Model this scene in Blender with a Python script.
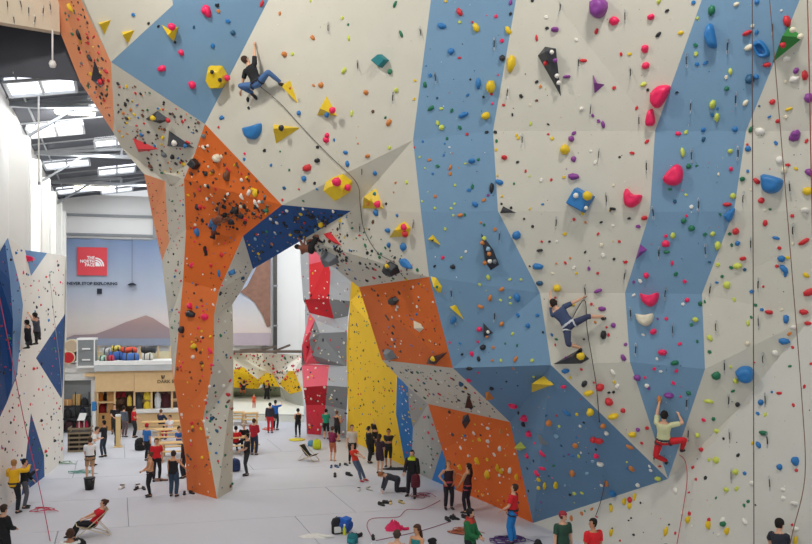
import bpy, bmesh, math, random
import numpy as np
from mathutils import Vector, Matrix, noise

random.seed(7)
SC = bpy.context.scene
COL = SC.collection
for _o in list(bpy.data.objects):
    bpy.data.objects.remove(_o)

# ------------------------------------------------------------------ camera, light, exposure
F, CAM_H, HOR = 750.0, 6.8, 315.0        # focal length in px, eye height, horizon row of the 812x544 frame
cam_d = bpy.data.cameras.new('camera')
cam_d.sensor_width = 36.0
cam_d.lens = F / 812.0 * 36.0
cam_d.shift_y = (HOR - 272.0) / 812.0
cam_d.clip_end = 400
cam = bpy.data.objects.new('camera', cam_d)
cam.location = (0, 0, CAM_H)
cam.rotation_euler = (math.pi / 2, 0, 0)
COL.objects.link(cam)
SC.camera = cam

W = bpy.data.worlds.new('daylight')
SC.world = W
W.use_nodes = True
W.node_tree.nodes['Background'].inputs[0].default_value = (0.93, 0.96, 1.0, 1)
W.node_tree.nodes['Background'].inputs[1].default_value = 0.72

def area(name, loc, target, sx, sy, power, color=(1, .97, .92)):
    l = bpy.data.lights.new(name, 'AREA')
    l.shape = 'RECTANGLE'; l.size = sx; l.size_y = sy; l.energy = power; l.color = color
    o = bpy.data.objects.new(name, l)
    o.location = loc
    o.rotation_euler = (Vector(target) - Vector(loc)).to_track_quat('-Z', 'Y').to_euler()
    COL.objects.link(o)
    return o
# flood lamps hung from the roof in front of the walls, unseen fill lights added behind, and daylight falling in through the skylights
area('unseen_flood', (-8.6, 15.5, 20.3), (-3, 24, 8), 1.4, 1.4, 800)
area('unseen_flood', (4.5, 11.5, 20.3), (6, 20, 4), 1.4, 1.4, 720)
area('unseen_flood', (-1.5, 31.5, 15.0), (-4.5, 43, 3), 2.5, 2.5, 520)  # unseen fill light, added to brighten the tower and yellow panel
area('unseen_flood', (-13.5, 31, 14.2), (-19, 54, 8), 2.5, 2.5, 330)  # unseen fill light, added to brighten the end wall and left wall
area('skylight_daylight', (-14, 30, 15.0), (-13, 31, 0), 4, 2, 300, (.95, .98, 1))
area('skylight_daylight', (-17, 39, 15.0), (-16, 40, 0), 4, 2, 340, (.95, .98, 1))
area('skylight_daylight', (-18, 48, 15.0), (-17, 49, 0), 4, 2, 340, (.95, .98, 1))
area('skylight_daylight', (-5, 43, 15.2), (-5, 44, 0), 6, 3, 520, (.95, .98, 1))
area('skylight_daylight', (-7, 50, 15.2), (-7, 53, 0), 6, 3, 900, (.95, .98, 1))

SC.view_settings.view_transform = 'Standard'
SC.view_settings.look = 'None'
SC.view_settings.gamma = 1.0
SC.view_settings.use_curve_mapping = False
SC.view_settings.exposure = 0.1

# ------------------------------------------------------------------ helpers
def P(x, y, d):
    return Vector(((x - 406.0) / F * d, d, CAM_H + (HOR - y) / F * d))
def GD(y, z=0.0):
    return F * (CAM_H - z) / (y - HOR)
def G(x, y, z=0.0):
    return P(x, y, GD(y, z))
def ray_plane(x, y, p0, n):
    r = Vector(((x - 406.0) / F, 1.0, (HOR - y) / F))
    o = Vector((0, 0, CAM_H))
    return o + r * ((p0 - o).dot(n) / r.dot(n))

def lin(c):
    c = c / 255.0
    return c / 12.92 if c <= 0.04045 else ((c + 0.055) / 1.055) ** 2.4
def rgb(h):
    if isinstance(h, str):
        h = (int(h[0:2], 16), int(h[2:4], 16), int(h[4:6], 16))
    return (lin(h[0]), lin(h[1]), lin(h[2]), 1.0)

MATS = {}
def mat(key, col, rough=0.6, metal=0.0, var=0.10, scale=3.0, bump=0.0, bscale=40.0, emit=None, estr=1.0, alpha=None, trans=0.0):
    """procedural: base colour broken up by noise, optional fine relief"""
    if key in MATS:
        return MATS[key]
    m = bpy.data.materials.new(key)
    m.use_nodes = True
    nt = m.node_tree
    b = nt.nodes['Principled BSDF']
    c = rgb(col)
    b.inputs['Roughness'].default_value = rough
    b.inputs['Metallic'].default_value = metal
    if trans:
        b.inputs['Transmission Weight'].default_value = trans
    if emit is not None:
        b.inputs['Emission Color'].default_value = rgb(emit)
        b.inputs['Emission Strength'].default_value = estr
    tc = nt.nodes.new('ShaderNodeTexCoord')
    nz = nt.nodes.new('ShaderNodeTexNoise')
    nz.inputs['Scale'].default_value = scale
    nz.inputs['Detail'].default_value = 5
    nt.links.new(tc.outputs['Object'], nz.inputs['Vector'])
    mx = nt.nodes.new('ShaderNodeMix'); mx.data_type = 'RGBA'
    mx.inputs[6].default_value = tuple(v * (1 - var) for v in c[:3]) + (1,)
    mx.inputs[7].default_value = tuple(min(1, v * (1 + var)) for v in c[:3]) + (1,)
    nt.links.new(nz.outputs['Fac'], mx.inputs[0])
    nt.links.new(mx.outputs[2], b.inputs['Base Color'])
    if bump:
        n2 = nt.nodes.new('ShaderNodeTexNoise'); n2.inputs['Scale'].default_value = bscale
        nt.links.new(tc.outputs['Object'], n2.inputs['Vector'])
        bp = nt.nodes.new('ShaderNodeBump'); bp.inputs['Strength'].default_value = bump
        bp.inputs['Distance'].default_value = 0.02
        nt.links.new(n2.outputs['Fac'], bp.inputs['Height'])
        nt.links.new(bp.outputs['Normal'], b.inputs['Normal'])
    MATS[key] = m
    return m

def wallmat(key, col):
    """textured plywood: sanded paint, chalk smears and the fine grid of bolt holes"""
    if key in MATS:
        return MATS[key]
    m = mat(key, col, rough=0.75, var=0.05, scale=1.3, bump=0.25, bscale=60)
    nt = m.node_tree
    b = nt.nodes['Principled BSDF']
    mx = [n for n in nt.nodes if n.type == 'MIX'][0]
    tc = [n for n in nt.nodes if n.type == 'TEX_COORD'][0]
    vo = nt.nodes.new('ShaderNodeTexVoronoi'); vo.inputs['Scale'].default_value = 7.0
    vo.inputs['Randomness'].default_value = 0.35
    nt.links.new(tc.outputs['Object'], vo.inputs['Vector'])
    rp = nt.nodes.new('ShaderNodeValToRGB')
    rp.color_ramp.elements[0].position = 0.07; rp.color_ramp.elements[0].color = (0.45, 0.45, 0.45, 1)
    rp.color_ramp.elements[1].position = 0.13; rp.color_ramp.elements[1].color = (1, 1, 1, 1)
    nt.links.new(vo.outputs['Distance'], rp.inputs['Fac'])
    m2 = nt.nodes.new('ShaderNodeMix'); m2.data_type = 'RGBA'; m2.blend_type = 'MULTIPLY'
    m2.inputs[0].default_value = 0.22
    nt.links.new(mx.outputs[2], m2.inputs[6]); nt.links.new(rp.outputs['Color'], m2.inputs[7])
    nt.links.new(m2.outputs[2], b.inputs['Base Color'])
    return m

def link(name, me, parent=None, m=None):
    o = bpy.data.objects.new(name, me)
    COL.objects.link(o)
    if parent is not None:
        o.parent = parent
        o.matrix_parent_inverse = PINV.get(parent.name, Matrix.Identity(4))
    if m is not None and me is not None:
        me.materials.append(m)
    return o
PINV = {}

def bm_obj(name, bm, m, parent=None, smooth=False):
    me = bpy.data.meshes.new(name)
    bm.normal_update()
    if smooth:
        for f in bm.faces:
            f.smooth = True
    bm.to_mesh(me); bm.free()
    return link(name, me, parent, m)

def poly_mesh(name, verts, faces, m, parent=None, smooth=False):
    me = bpy.data.meshes.new(name)
    me.from_pydata([tuple(v) for v in verts], [], faces)
    me.update()
    if smooth:
        me.polygons.foreach_set('use_smooth', [True] * len(me.polygons))
    return link(name, me, parent, m)

def tag(o, label=None, cat=None, group=None, kind=None):
    if label: o['label'] = label
    if cat: o['category'] = cat
    if group: o['group'] = group
    if kind: o['kind'] = kind
    return o

def thing(name, loc, label, cat, group=None, rz=0.0, kind=None):
    """an Empty at the thing's base; children are given in local coordinates"""
    o = bpy.data.objects.new(name, None)
    o.empty_display_size = 0.1
    o.location = loc
    o.rotation_euler = (0, 0, rz)
    COL.objects.link(o)
    return tag(o, label, cat, group, kind)

def box_bm(bm, c, s, rz=0.0, rot=None, bev=0.0):
    """axis box: centre c, full size s"""
    r = bmesh.ops.create_cube(bm, size=1.0)
    M = Matrix.Translation(c) @ (rot.to_4x4() if rot is not None else Matrix.Rotation(rz, 4, 'Z')) @ Matrix.Diagonal((s[0], s[1], s[2], 1))
    bmesh.ops.transform(bm, matrix=M, verts=r['verts'])
    if bev > 0:
        es = list({e for v in r['verts'] for e in v.link_edges})
        bmesh.ops.bevel(bm, geom=es, offset=bev, segments=2, affect='EDGES', profile=0.6)
def box(name, c, s, m, parent=None, rz=0.0, rot=None, bev=0.0):
    bm = bmesh.new(); box_bm(bm, c, s, rz, rot, bev)
    return bm_obj(name, bm, m, parent)

def tube_bm(bm, pts, r, n=6, cap=True):
    pts = [Vector(p) for p in pts]
    rs = r if isinstance(r, (list, tuple)) else [r] * len(pts)
    rings = []
    up = None
    for i, p in enumerate(pts):
        a = pts[max(0, i - 1)]; b = pts[min(len(pts) - 1, i + 1)]
        t = (b - a)
        if t.length < 1e-9: t = Vector((0, 0, 1))
        t.normalize()
        if up is None:
            up = t.orthogonal().normalized()
        up = (up - t * up.dot(t))
        if up.length < 1e-6: up = t.orthogonal()
        up.normalize()
        w = t.cross(up)
        rings.append([bm.verts.new(p + (up * math.cos(q) + w * math.sin(q)) * rs[i]) for q in [2 * math.pi * k / n for k in range(n)]])
    for a, b in zip(rings[:-1], rings[1:]):
        for k in range(n):
            bm.faces.new((a[k], a[(k + 1) % n], b[(k + 1) % n], b[k]))
    if cap:
        bm.faces.new(rings[0][::-1]); bm.faces.new(rings[-1])
def tube(name, pts, r, m, parent=None, n=6, smooth=True):
    bm = bmesh.new(); tube_bm(bm, pts, r, n)
    return bm_obj(name, bm, m, parent, smooth)

def lathe(name, prof, m, parent=None, n=16, loc=(0, 0, 0), smooth=True):
    bm = bmesh.new()
    rings = []
    for r, z in prof:
        rings.append([bm.verts.new((loc[0] + r * math.cos(2 * math.pi * k / n), loc[1] + r * math.sin(2 * math.pi * k / n), loc[2] + z)) for k in range(n)])
    for a, b in zip(rings[:-1], rings[1:]):
        for k in range(n):
            bm.faces.new((a[k], a[(k + 1) % n], b[(k + 1) % n], b[k]))
    if prof[0][0] > 1e-4: bm.faces.new(rings[0][::-1])
    if prof[-1][0] > 1e-4: bm.faces.new(rings[-1])
    return bm_obj(name, bm, m, parent, smooth)

def spline(pts, n=8):
    """Catmull-Rom through pts"""
    pts = [Vector(p) for p in pts]
    out = []
    for i in range(len(pts) - 1):
        p0 = pts[max(0, i - 1)]; p1 = pts[i]; p2 = pts[i + 1]; p3 = pts[min(len(pts) - 1, i + 2)]
        for k in range(n):
            t = k / n
            out.append(0.5 * ((2 * p1) + (p2 - p0) * t + (2 * p0 - 5 * p1 + 4 * p2 - p3) * t * t + (3 * p1 - p0 - 3 * p2 + p3) * t ** 3))
    out.append(pts[-1])
    return out

# ------------------------------------------------------------------ hall axes
UH = Vector((-0.36, 0.933, 0)).normalized()       # down the hall
VH = Vector((0.972, 0.235, 0)).normalized()       # along the end wall
CORNER = Vector((-24.9, 53.7, 0))                 # far left corner of the hall
def hall(u, v, z):
    """u metres from the end wall towards the camera, v metres from the left wall"""
    return CORNER - UH * u + VH * v + Vector((0, 0, z))
HRZ = math.atan2(VH.y, VH.x)

# floor slab with crash mats on it
M_floor = mat('concrete', 'A8A9AC', 0.85, var=0.06, scale=0.8)
M_mat = mat('mat_vinyl', 'C9CBD2', 0.62, var=0.035, scale=0.9, bump=0.08, bscale=25)
fl = poly_mesh('floor', [(-40, -12, -.06), (40, -12, -.06), (40, 80, -.06), (-40, 80, -.06)], [(0, 1, 2, 3)], M_floor)
tag(fl, 'pale grey hall floor under the crash mats', None, kind='structure')
mat_cache = {}
def floor_mats():
    wu, wv = 4.1, 7.4
    for i in range(-1, 14):
        for j in range(-1, 8):
            off = (0, 3.1, 5.2)[i % 3]
            u = i * wu; v = j * wv - off
            c = hall(u + wu / 2, v + wv / 2, 0)
            if c.y < 14 or c.y > 64 or abs(c.x) > c.y * 0.62 + 4: continue
            k = 'm'
            if k not in mat_cache:
                bm = bmesh.new()
                box_bm(bm, (0, 0, -0.03), (wv - 0.02, wu - 0.02, 0.06), bev=0.008)
                # shear the block so that its short side runs along the hall axis
                for vt in bm.verts:
                    q = vt.co.copy()
                    w = VH * q.x + UH * q.y
                    vt.co = (w.x, w.y, q.z)
                me = bpy.data.meshes.new('crash_mat'); bm.to_mesh(me); bm.free(); me.materials.append(M_mat)
                mat_cache[k] = me
            o = bpy.data.objects.new('crash_mat', mat_cache[k]); COL.objects.link(o)
            o.location = c; o.parent = fl
floor_mats()

# left hall wall with piers, end wall
M_white = mat('white_paint', 'F1F0EC', 0.8, var=0.04, scale=0.5)
M_pier = mat('pier_paint', 'E8E7E2', 0.8, var=0.05, scale=0.7)
M_clad = mat('cladding_white', 'EDEDEB', 0.6, var=0.04, scale=0.6)
M_steel = mat('galvanised_steel', '8E9296', 0.5, 0.0, var=0.10, scale=2)
M_roof = mat('roof_deck', '54575F', 0.8, var=0.15, scale=0.6)
EAVE = 14.9
def wall_box(name, a, b, z0, z1, t, m, parent=None):
    a = Vector(a); b = Vector(b); d = (b - a); L = d.length; mid = (a + b) / 2
    return box(name, (mid.x, mid.y, (z0 + z1) / 2), (L, t, z1 - z0), m, parent, rz=math.atan2(d.y, d.x))
wl = wall_box('wall_left', hall(-0.2, -0.15, 0), hall(50, -0.15, 0), -.06, EAVE + .3, 0.3, M_white)
tag(wl, 'white hall wall with square piers', kind='structure')
for k, u in enumerate((3.2, 7.4, 11.8, 16.4, 21.2, 26)):
    c = hall(u, .25, 0)
    box('pier', (c.x, c.y, 6.9), (0.9, .9, 13.8), M_pier, wl, rz=math.atan2(UH.y, UH.x))
    c2 = hall(u - 1.9, .06, 0)
    box('wall_recess_frame', (c2.x, c2.y, 9.2), (1.5, .18, 5.0), M_clad, wl, rz=math.atan2(UH.y, UH.x))
wb = wall_box('wall_back', hall(-.15, -.4, 0), hall(-.15, 42, 0), -.06, EAVE + .6, 0.3, M_clad)
tag(wb, 'white clad end wall of the hall', kind='structure')
ws = wall_box('wall_side', hall(30.1, -.15, 0), hall(50, -.15, 0), EAVE + .3, 21, 0.3, M_white)
tag(ws, 'white upper side wall of the taller climbing hall', kind='structure')
# cladding ribs and girts of the end wall
for k in range(11):
    c = hall(.05, 17.2 + k * .55, 0)
    box('cladding_rib', (c.x, c.y, 8.2), (.06, .08, 13.0), M_clad, wb, rz=HRZ)
for z in (12.6, 14.0):
    a = hall(.1, 0, 0); b = hall(.1, 40, 0)
    o = wall_box('girt', a, b, z - .09, z + .09, .14, M_steel, wb)
for v in (6.6, 14.5):
    c = hall(.12, v, 0); box('wall_post', (c.x, c.y, 7.4), (.3, .2, 14.8), M_steel, wb, rz=HRZ)
c = hall(.12, 9.2, 0)
box('wall_panel', (c.x, c.y, 13.3), (5.0, .05, 1.3), mat('frosted_panel', 'F4F5F5', .5, var=.02), wb, rz=HRZ)

# roof: a slope rising from the left eave, with skylights, trusses and strip lamps
RS = math.tan(math.radians(9.0))
def roof_z(v): return EAVE + .2 + RS * v
LOWEND = 30.0
rv = [hall(-.4, -.4, roof_z(-.4)), hall(LOWEND, -.4, roof_z(-.4)), hall(LOWEND, 26, roof_z(26)), hall(-.4, 26, roof_z(26)),
      hall(LOWEND, 54, roof_z(26) - RS * 28), hall(-.4, 54, roof_z(26) - RS * 28)]
hv = [hall(LOWEND, -1, 15.0), hall(LOWEND, 54, 15.2), hall(LOWEND, 54, 21), hall(LOWEND, -1, 21), hall(62, -1, 21), hall(62, 54, 21)]
rf = poly_mesh('ceiling', rv + [v + Vector((0, 0, .25)) for v in rv] + hv,
               [(0, 3, 2, 1), (3, 5, 4, 2), (6, 7, 8, 9), (9, 8, 10, 11), (14, 15, 16, 17), (12, 13, 14, 15)], M_roof)
tag(rf, 'dark pitched roof deck of the hall', kind='structure')
M_sky = mat('skylight_pane', 'F2F6FC', .4, var=.02, emit='F0F4FF', estr=1.5)
M_trim = mat('white_steel', 'C4C8CA', .5, .1, var=.05)
nwin = 0
SKY = [(u, v0, v0 + 2.3) for u in (4.0, 13.3, 21.4, 28.4) for v0 in (.2,)] + [(u, v0, v0 + 2.1) for u in (2.0, 9.6, 17.6, 25.6) for v0 in (2.9, 6.4, 11, 15)]
for (u, v0, v1) in SKY:
    if 1:
        nwin += 1
        w0 = u - .95; w1 = u + .95
        fr = thing('window_%d' % nwin, (0, 0, 0), None, None, kind='structure')
        fr['label'] = 'bright skylight set into the dark hall roof'
        dz = -.10
        mid = (v0 + v1) / 2
        for (a, b) in ((v0, mid - .05), (mid + .05, v1)):
            poly_mesh('pane', [hall(w0, a, roof_z(a) + dz), hall(w0, b, roof_z(b) + dz), hall(w1, b, roof_z(b) + dz), hall(w1, a, roof_z(a) + dz),
                               hall(w0, a, roof_z(a)), hall(w0, b, roof_z(b)), hall(w1, b, roof_z(b)), hall(w1, a, roof_z(a))],
                      [(0, 1, 2, 3), (4, 7, 6, 5), (0, 4, 5, 1), (1, 5, 6, 2), (2, 6, 7, 3), (3, 7, 4, 0)], M_sky, fr)
        for (a, b, c, d) in ((w0, v0, w0, v1), (w1, v0, w1, v1), (w0, v0, w1, v0), (w0, v1, w1, v1), (w0, mid, w1, mid)):
            tube('frame_bar', [hall(a, b, roof_z(b) + dz - .05), hall(c, d, roof_z(d) + dz - .05)], .07, M_trim, fr, 4, False)
def truss(u, lab):
    t = thing('roof_truss', hall(u, 0, roof_z(0)), lab, 'roof truss', 'steel roof trusses')
    o = t.location.copy()
    def L(v, z): return hall(u, v, z) - o
    zb = EAVE + .12
    tube('bottom_chord', [L(0, zb), L(26, zb)], .13, M_steel, t, 4, False)
    tube('top_chord', [L(0, zb + .05), L(26, roof_z(26) - .35)], .13, M_steel, t, 4, False)
    vs = [4.2, 8.4, 12.6, 16.8, 21]
    for v in vs:
        tube('truss_post', [L(v, zb), L(v, roof_z(v) - .35)], .09, M_steel, t, 4, False)
    prev = 0.0
    for k, v in enumerate(vs):
        if k:
            a, b = (L(vs[k - 1], zb), L(v, roof_z(v) - .35)) if k % 2 else (L(vs[k - 1], roof_z(vs[k - 1]) - .35), L(v, zb))
            tube('truss_brace', [a, b], .08, M_steel, t, 4, False)
        else:
            tube('truss_brace', [L(0.1, zb), L(v, roof_z(v) - .35)], .08, M_steel, t, 4, False)
    # sway braces down to the wall
    tube('knee_brace', [L(0.1, zb - 1.6), L(2.4, zb)], .07, M_steel, t, 4, False)
    return t
truss(8.0, 'steel roof truss nearest the end wall')
truss(16.8, 'steel roof truss in the middle of the visible roof')
truss(26.2, 'steel roof truss nearest the viewer, above the beige headwall')
M_tube = mat('lamp_tube', 'FFFBEA', .4, var=.01, emit='FFF6DC', estr=5)
def strip_lamp(x, y, u, lab, L=2.6):
    p0 = hall(u, 0, 0)
    q = ray_plane(x, y, p0, UH)
    t = thing('strip_lamp', q, lab, 'lamp', 'strip lamps under the roof trusses', rz=HRZ)
    box('housing', (0, 0, .11), (L, .26, .1), M_trim, t)
    bm = bmesh.new(); box_bm(bm, (0, 0, 0), (L - .1, .34, .2), bev=.06)
    bm_obj('tube_cover', bm, M_tube, t)
    for s in (-1, 1):
        tube('hanger', [(s * L * .4, 0, .15), (s * L * .4, 0, .75)], .015, M_trim, t, 4)
for k in range(7):
    u_ = 2.0 + k * 4.2
    tube('purlin', [hall(u_, 0, roof_z(0) - .1), hall(u_, 20, roof_z(20) - .1)], .04, M_steel, rf, 4, False)
for v_ in (.6, 8.4):
    tube('roof_tie', [hall(0, v_, EAVE + .25), hall(LOWEND, v_, EAVE + .25)], .05, M_steel, rf, 4, False)
strip_lamp(94, 188.5, 8.0, 'lit strip lamp under the far truss', 2.4)
strip_lamp(75, 112, 26.2, 'lit strip lamp under the nearest truss', 1.6)
# wall floodlight, cable duct and round wall lamp on the left wall
def on_left(x, y, off=.1):
    return ray_plane(x, y, hall(0, off, 0), VH)
q = on_left(28, 148, .9)
t = thing('flood_light', q, 'round white floodlight glowing on the left hall wall', 'lamp', rz=math.radians(-20))
lathe('glass', [(0, -.12), (.22, -.1), (.32, 0), (.22, .1), (0, .12)], mat('flood_glow', 'FFFFFF', .3, var=.01, emit='FFFFFF', estr=9), t)
tube('bracket', [(0, 0, .1), (-.2, .3, .5), (-.5, .6, .5)], .04, M_steel, t)
q = on_left(2, 128, .9)
t = thing('flood_light', q, 'large white floodlight at the left edge below the roof', 'lamp', rz=math.radians(-20))
lathe('glass', [(0, -.25), (.45, -.2), (.6, 0), (.45, .2), (0, .25)], MATS['flood_glow'], t)
tube('bracket', [(0, 0, .2), (-.2, .3, .8), (-.5, .6, .8)], .05, M_steel, t)
a = on_left(5, 140, .4); b = on_left(3.5, 216, .4)
t = thing('cable_duct', (b.x, b.y, b.z), 'thin metal duct running down the white hall wall', 'duct')
tube('pipe', [(0, 0, 0), a - b], .13, M_steel, t)
lathe('end_box', [(0, -.1), (.24, -.1), (.24, .3), (0, .3)], M_steel, t)
a = P(38.5, 96, 27); b = P(39, 182, 27)
t = thing('hanging_cable', P(39, 182, 27), 'thin pale cable hanging down in front of the trusses', 'cable')
tube('cord', [(0, 0, 0), a - b], .03, mat('white_plastic', 'E4E4E0', .4), t)
lathe('weight', [(0, -.12), (.05, -.1), (.05, 0), (0, .02)], M_steel, t, 8)
t = thing('hanging_cable', P(52.5, 64, 24.5), 'cord with a round knob hanging from the beige headwall', 'cable')
tube('cord', [(0, 0, 0), P(52.5, 30, 24.5) - P(52.5, 64, 24.5)], .03, MATS['white_plastic'], t)
lathe('knob', [(0, -.13), (.09, -.1), (.12, 0), (.08, .1), (0, .13)], MATS['white_plastic'], t, 10)

# ------------------------------------------------------------------ climbing walls
CREAM, CREAM2, BLUE, BLUE_D, NAVY, ORANGE, GREY = 'D0CCBD', 'D0CCBD', '7599B6', '7599B6', '1F4F8C', 'E06C22', 'A9ABAB'
TRIS = []         # (wall, panel, 3 pixel corners, 3 world corners, colour key) for setting holds on the panels
def on_plane(x, y, tri):
    a, b, c = [P(*v) for v in tri]
    q = ray_plane(x, y, a, (b - a).cross(c - a))
    return (x, y, q.y)
def panel(wall, pts, col, label=None, name='wall_panel', back=0.10, flatten=None):
    """one facet: front face through the given points, with a plywood edge behind it"""
    if flatten:
        pts = [p if len(p) == 3 else on_plane(p[0], p[1], [pts[i] for i in flatten]) for p in pts]
    W3 = [P(*p) for p in pts]
    n = len(pts)
    bm = bmesh.new()
    f = [bm.verts.new(w) for w in W3]
    face = bm.faces.new(f)
    face.normal_update()
    tri = bmesh.ops.triangulate(bm, faces=[face], quad_method='SHORT_EDGE', ngon_method='EAR_CLIP')['faces']
    bm.normal_update()
    idx = {v: i for i, v in enumerate(f)}
    tl = [[idx[v] for v in t.verts] for t in bm.faces]
    newt = []
    for t in tl:
        a, b, c = [W3[i] for i in t]
        nn = (b - a).cross(c - a).normalized()
        if nn.dot(Vector((0, 0, CAM_H)) - a) < 0: nn = -nn
        newt.append((wall, label, [pts[i][:2] for i in t], (a, b, c), nn, col))
    bm.free()
    # normal of whole facet
    nrm = Vector((0, 0, 0))
    for i in range(n):
        nrm += (W3[i] - W3[0]).cross(W3[(i + 1) % n] - W3[0])
    nrm.normalize()
    if nrm.dot(Vector((0, 0, CAM_H)) - W3[0]) < 0: nrm = -nrm
    bk = [w - nrm * 0.02 + Vector((w.x, w.y, 0)).normalized() * back for w in W3]
    o = wall.location
    verts = [w - o for w in W3] + [w - o for w in bk]
    faces = [tuple(t) for t in tl] + [tuple(i + n for i in t[::-1]) for t in tl]
    for i in range(n):
        j = (i + 1) % n
        faces.append((i, j, j + n, i + n))
    me = bpy.data.meshes.new(name)
    me.from_pydata([tuple(v) for v in verts], [], faces)
    bm = bmesh.new(); bm.from_mesh(me)
    bmesh.ops.recalc_face_normals(bm, faces=bm.faces[:])
    bm.to_mesh(me); bm.free()
    ob = link(name, me, wall, wallmat('paint_' + col, col))
    if label: ob['label'] = label
    for t in newt: TRIS.append((t[0], ob) + t[2:])
    return ob
HIT = [None]      # the panel found last, so that a hold can be bolted to it
def find(x, y, want=None):
    """nearest panel under a pixel -> (point, normal, wall)"""
    best = None
    for (w, lab, px, ws, nn, col) in TRIS:
        if want is not None and w is not want: continue
        (x0, y0), (x1, y1), (x2, y2) = px
        den = (y1 - y2) * (x0 - x2) + (x2 - x1) * (y0 - y2)
        if abs(den) < 1e-6: continue
        l0 = ((y1 - y2) * (x - x2) + (x2 - x1) * (y - y2)) / den
        l1 = ((y2 - y0) * (x - x2) + (x0 - x2) * (y - y2)) / den
        l2 = 1 - l0 - l1
        if min(l0, l1, l2) < -0.002: continue
        q = ray_plane(x, y, ws[0], nn)
        if best is None or q.y < best[0].y:
            best = (q, nn, w, col); HIT[0] = lab
    return best

def wd(x, y):
    """distance of the big right-hand wall at a pixel"""
    ys = [(-80, 20.3), (131, 21.6), (212, 21.8), (293, 22.25), (367, 22.15), (480, 22.8)]
    for (a, da), (b, db) in zip(ys[:-1], ys[1:]):
        if y <= b: break
    A = da + (db - da) * (y - a) / (b - a)
    return A - 0.0115 * (x - 420)
def R(x, y): return (x, y, wd(x, y))
# slab plane at the lower right (base on the floor, leaning back)
SA, SB = G(533, 523), G(584, 544.0)
SCp = P(812, 314, 17.5)
SN = (SB - SA).cross(SCp - SA).normalized()
def S(x, y): 
    q = ray_plane(x, y, SA, SN); return (x, y, q.y)

WALL = thing('climbing_wall', (2, 23, 0), 'tall faceted cream, blue and orange climbing wall with a low arch', 'climbing wall')
PILLAR = thing('climbing_pillar', (-7.6, 29, 0), 'orange and cream climbing pillar carrying the left end of the arch', 'climbing pillar')
# key corners
a1 = (282, 205, 24.3); a2 = (413, 140, wd(413, 140)); a3 = (436, -40, wd(436, -40))
pl = (a1, a2, a3)
b1 = on_plane(205, 124, pl); b2 = on_plane(289, -40, pl); b2m = on_plane(268, 1, pl)
c1 = (111, 62, 24.6); c2 = (173, 5, 23.2); c2t = (168, -40, 22.6)
top_l = (62, -40, 23.4); mid_l = (60, 32, 25.6); 
k1 = (351, 211, 23.7); k2 = (421, 212, wd(421, 212)); k3 = (429, 277, wd(429, 277)); k4 = (453, 368, 22.7); k5 = (551, 365, wd(551, 365))
n1 = (243, 236, 26.2); n2 = (253, 269, 27.3)
k0 = on_plane(303, 239.5, (k1, n2, (251, 265, 27.2)))
k0 = (303, 239.5, 25.4)
o1 = (359, 287, 26.0); o2 = (382, 360, 28.0)
panel(WALL, [(81, 0, 23.9), c1, c2, c2t, (66, -40, 23.2)], CREAM, 'cream panel at the very top left')
panel(WALL, [(57, -40, 24.6), (58, 0, 25.0), mid_l, (80, 82, 26.2), (113, 132, 26.6), (114, 118, 26.0), c1, (81, 0, 23.9), (66, -40, 23.2)], 'F4A274', 'narrow salmon orange side panel')
panel(WALL, [c2t, c2, b2m, b2], BLUE, 'light blue strip at the top')
panel(WALL, [c1, c2, b2m, b1], BLUE, 'blue panel with pink holds')
panel(WALL, [b1, b2m, b2, a3, a2, a1], CREAM, 'large cream overhanging panel')
panel(WALL, [a1, a2, k1], CREAM, 'grey-cream triangular panel beside the arch')
panel(WALL, [k1, a2, k2], CREAM, 'pale triangular panel')
panel(WALL, [k1, k2, k3], CREAM)
panel(WALL, [k1, k3, o1, (324, 260, 25.4), k0], CREAM2, 'speckled cream underside of the arch')
panel(WALL, [n1, a1, k1, k0, n2], NAVY, 'navy blue underside of the arch')
# blue strip 1
panel(WALL, [a3, R(523, -40), R(493, 131), a2], BLUE, 'upper part of the long blue strip')
panel(WALL, [a2, R(493, 131), R(498, 211), k2], BLUE)
panel(WALL, [k2, R(498, 211), R(540, 293), k3], BLUE_D)
panel(WALL, [k3, R(540, 293), k5, k4], BLUE)
tip = S(668, 479)
base0 = (533, 523, GD(523)); oc = (510, 422, 24.3)
panel(WALL, [k4, k5, tip, base0, oc], '6488A8', 'deep blue lower panel, shade painted in', flatten=None)  # same blue paint, darkened to put the overhang's shade into its colour
# cream between the blue strips
panel(WALL, [R(523, -40), R(716, -40), R(655, 131), R(493, 131)], CREAM, 'large upper cream panel')
panel(WALL, [R(493, 131), R(655, 131), R(650, 212), R(498, 211)], CREAM)
panel(WALL, [R(498, 211), R(650, 212), R(625, 293), R(540, 293)], CREAM)
panel(WALL, [R(540, 293), R(625, 293), R(630, 362), k5], CREAM)
panel(WALL, [k5, R(630, 362), tip], CREAM)
# blue strip 2
panel(WALL, [R(716, -40), R(816, -40), R(746, 131), R(655, 131)], BLUE, 'upper part of the blue strip at the right')
panel(WALL, [R(655, 131), R(746, 131), R(734, 211), R(650, 212)], BLUE)
panel(WALL, [R(650, 212), R(734, 211), R(702, 294), R(625, 293)], BLUE)
panel(WALL, [R(625, 293), R(702, 294), R(705, 369), R(630, 362)], BLUE)
panel(WALL, [R(630, 362), R(705, 369), tip], BLUE)
# right cream
s1, s2, s3, s4, s5 = S(693, 460), S(714, 442), S(740, 407), S(770, 368), S(812, 317)
s6 = S(870, 250)
panel(WALL, [R(816, -40), R(880, -40), R(870, 131), R(746, 131)], CREAM)
panel(WALL, [R(746, 131), R(870, 131), (870, 212, s6[2] - .05), R(734, 211)], CREAM)
panel(WALL, [R(734, 211), (870, 212, s6[2] - .05), s6, s5, R(702, 294)], CREAM)
panel(WALL, [R(702, 294), s5, s4, s3, R(705, 369)], CREAM)
panel(WALL, [R(705, 369), s3, s2, s1, tip], CREAM)
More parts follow.
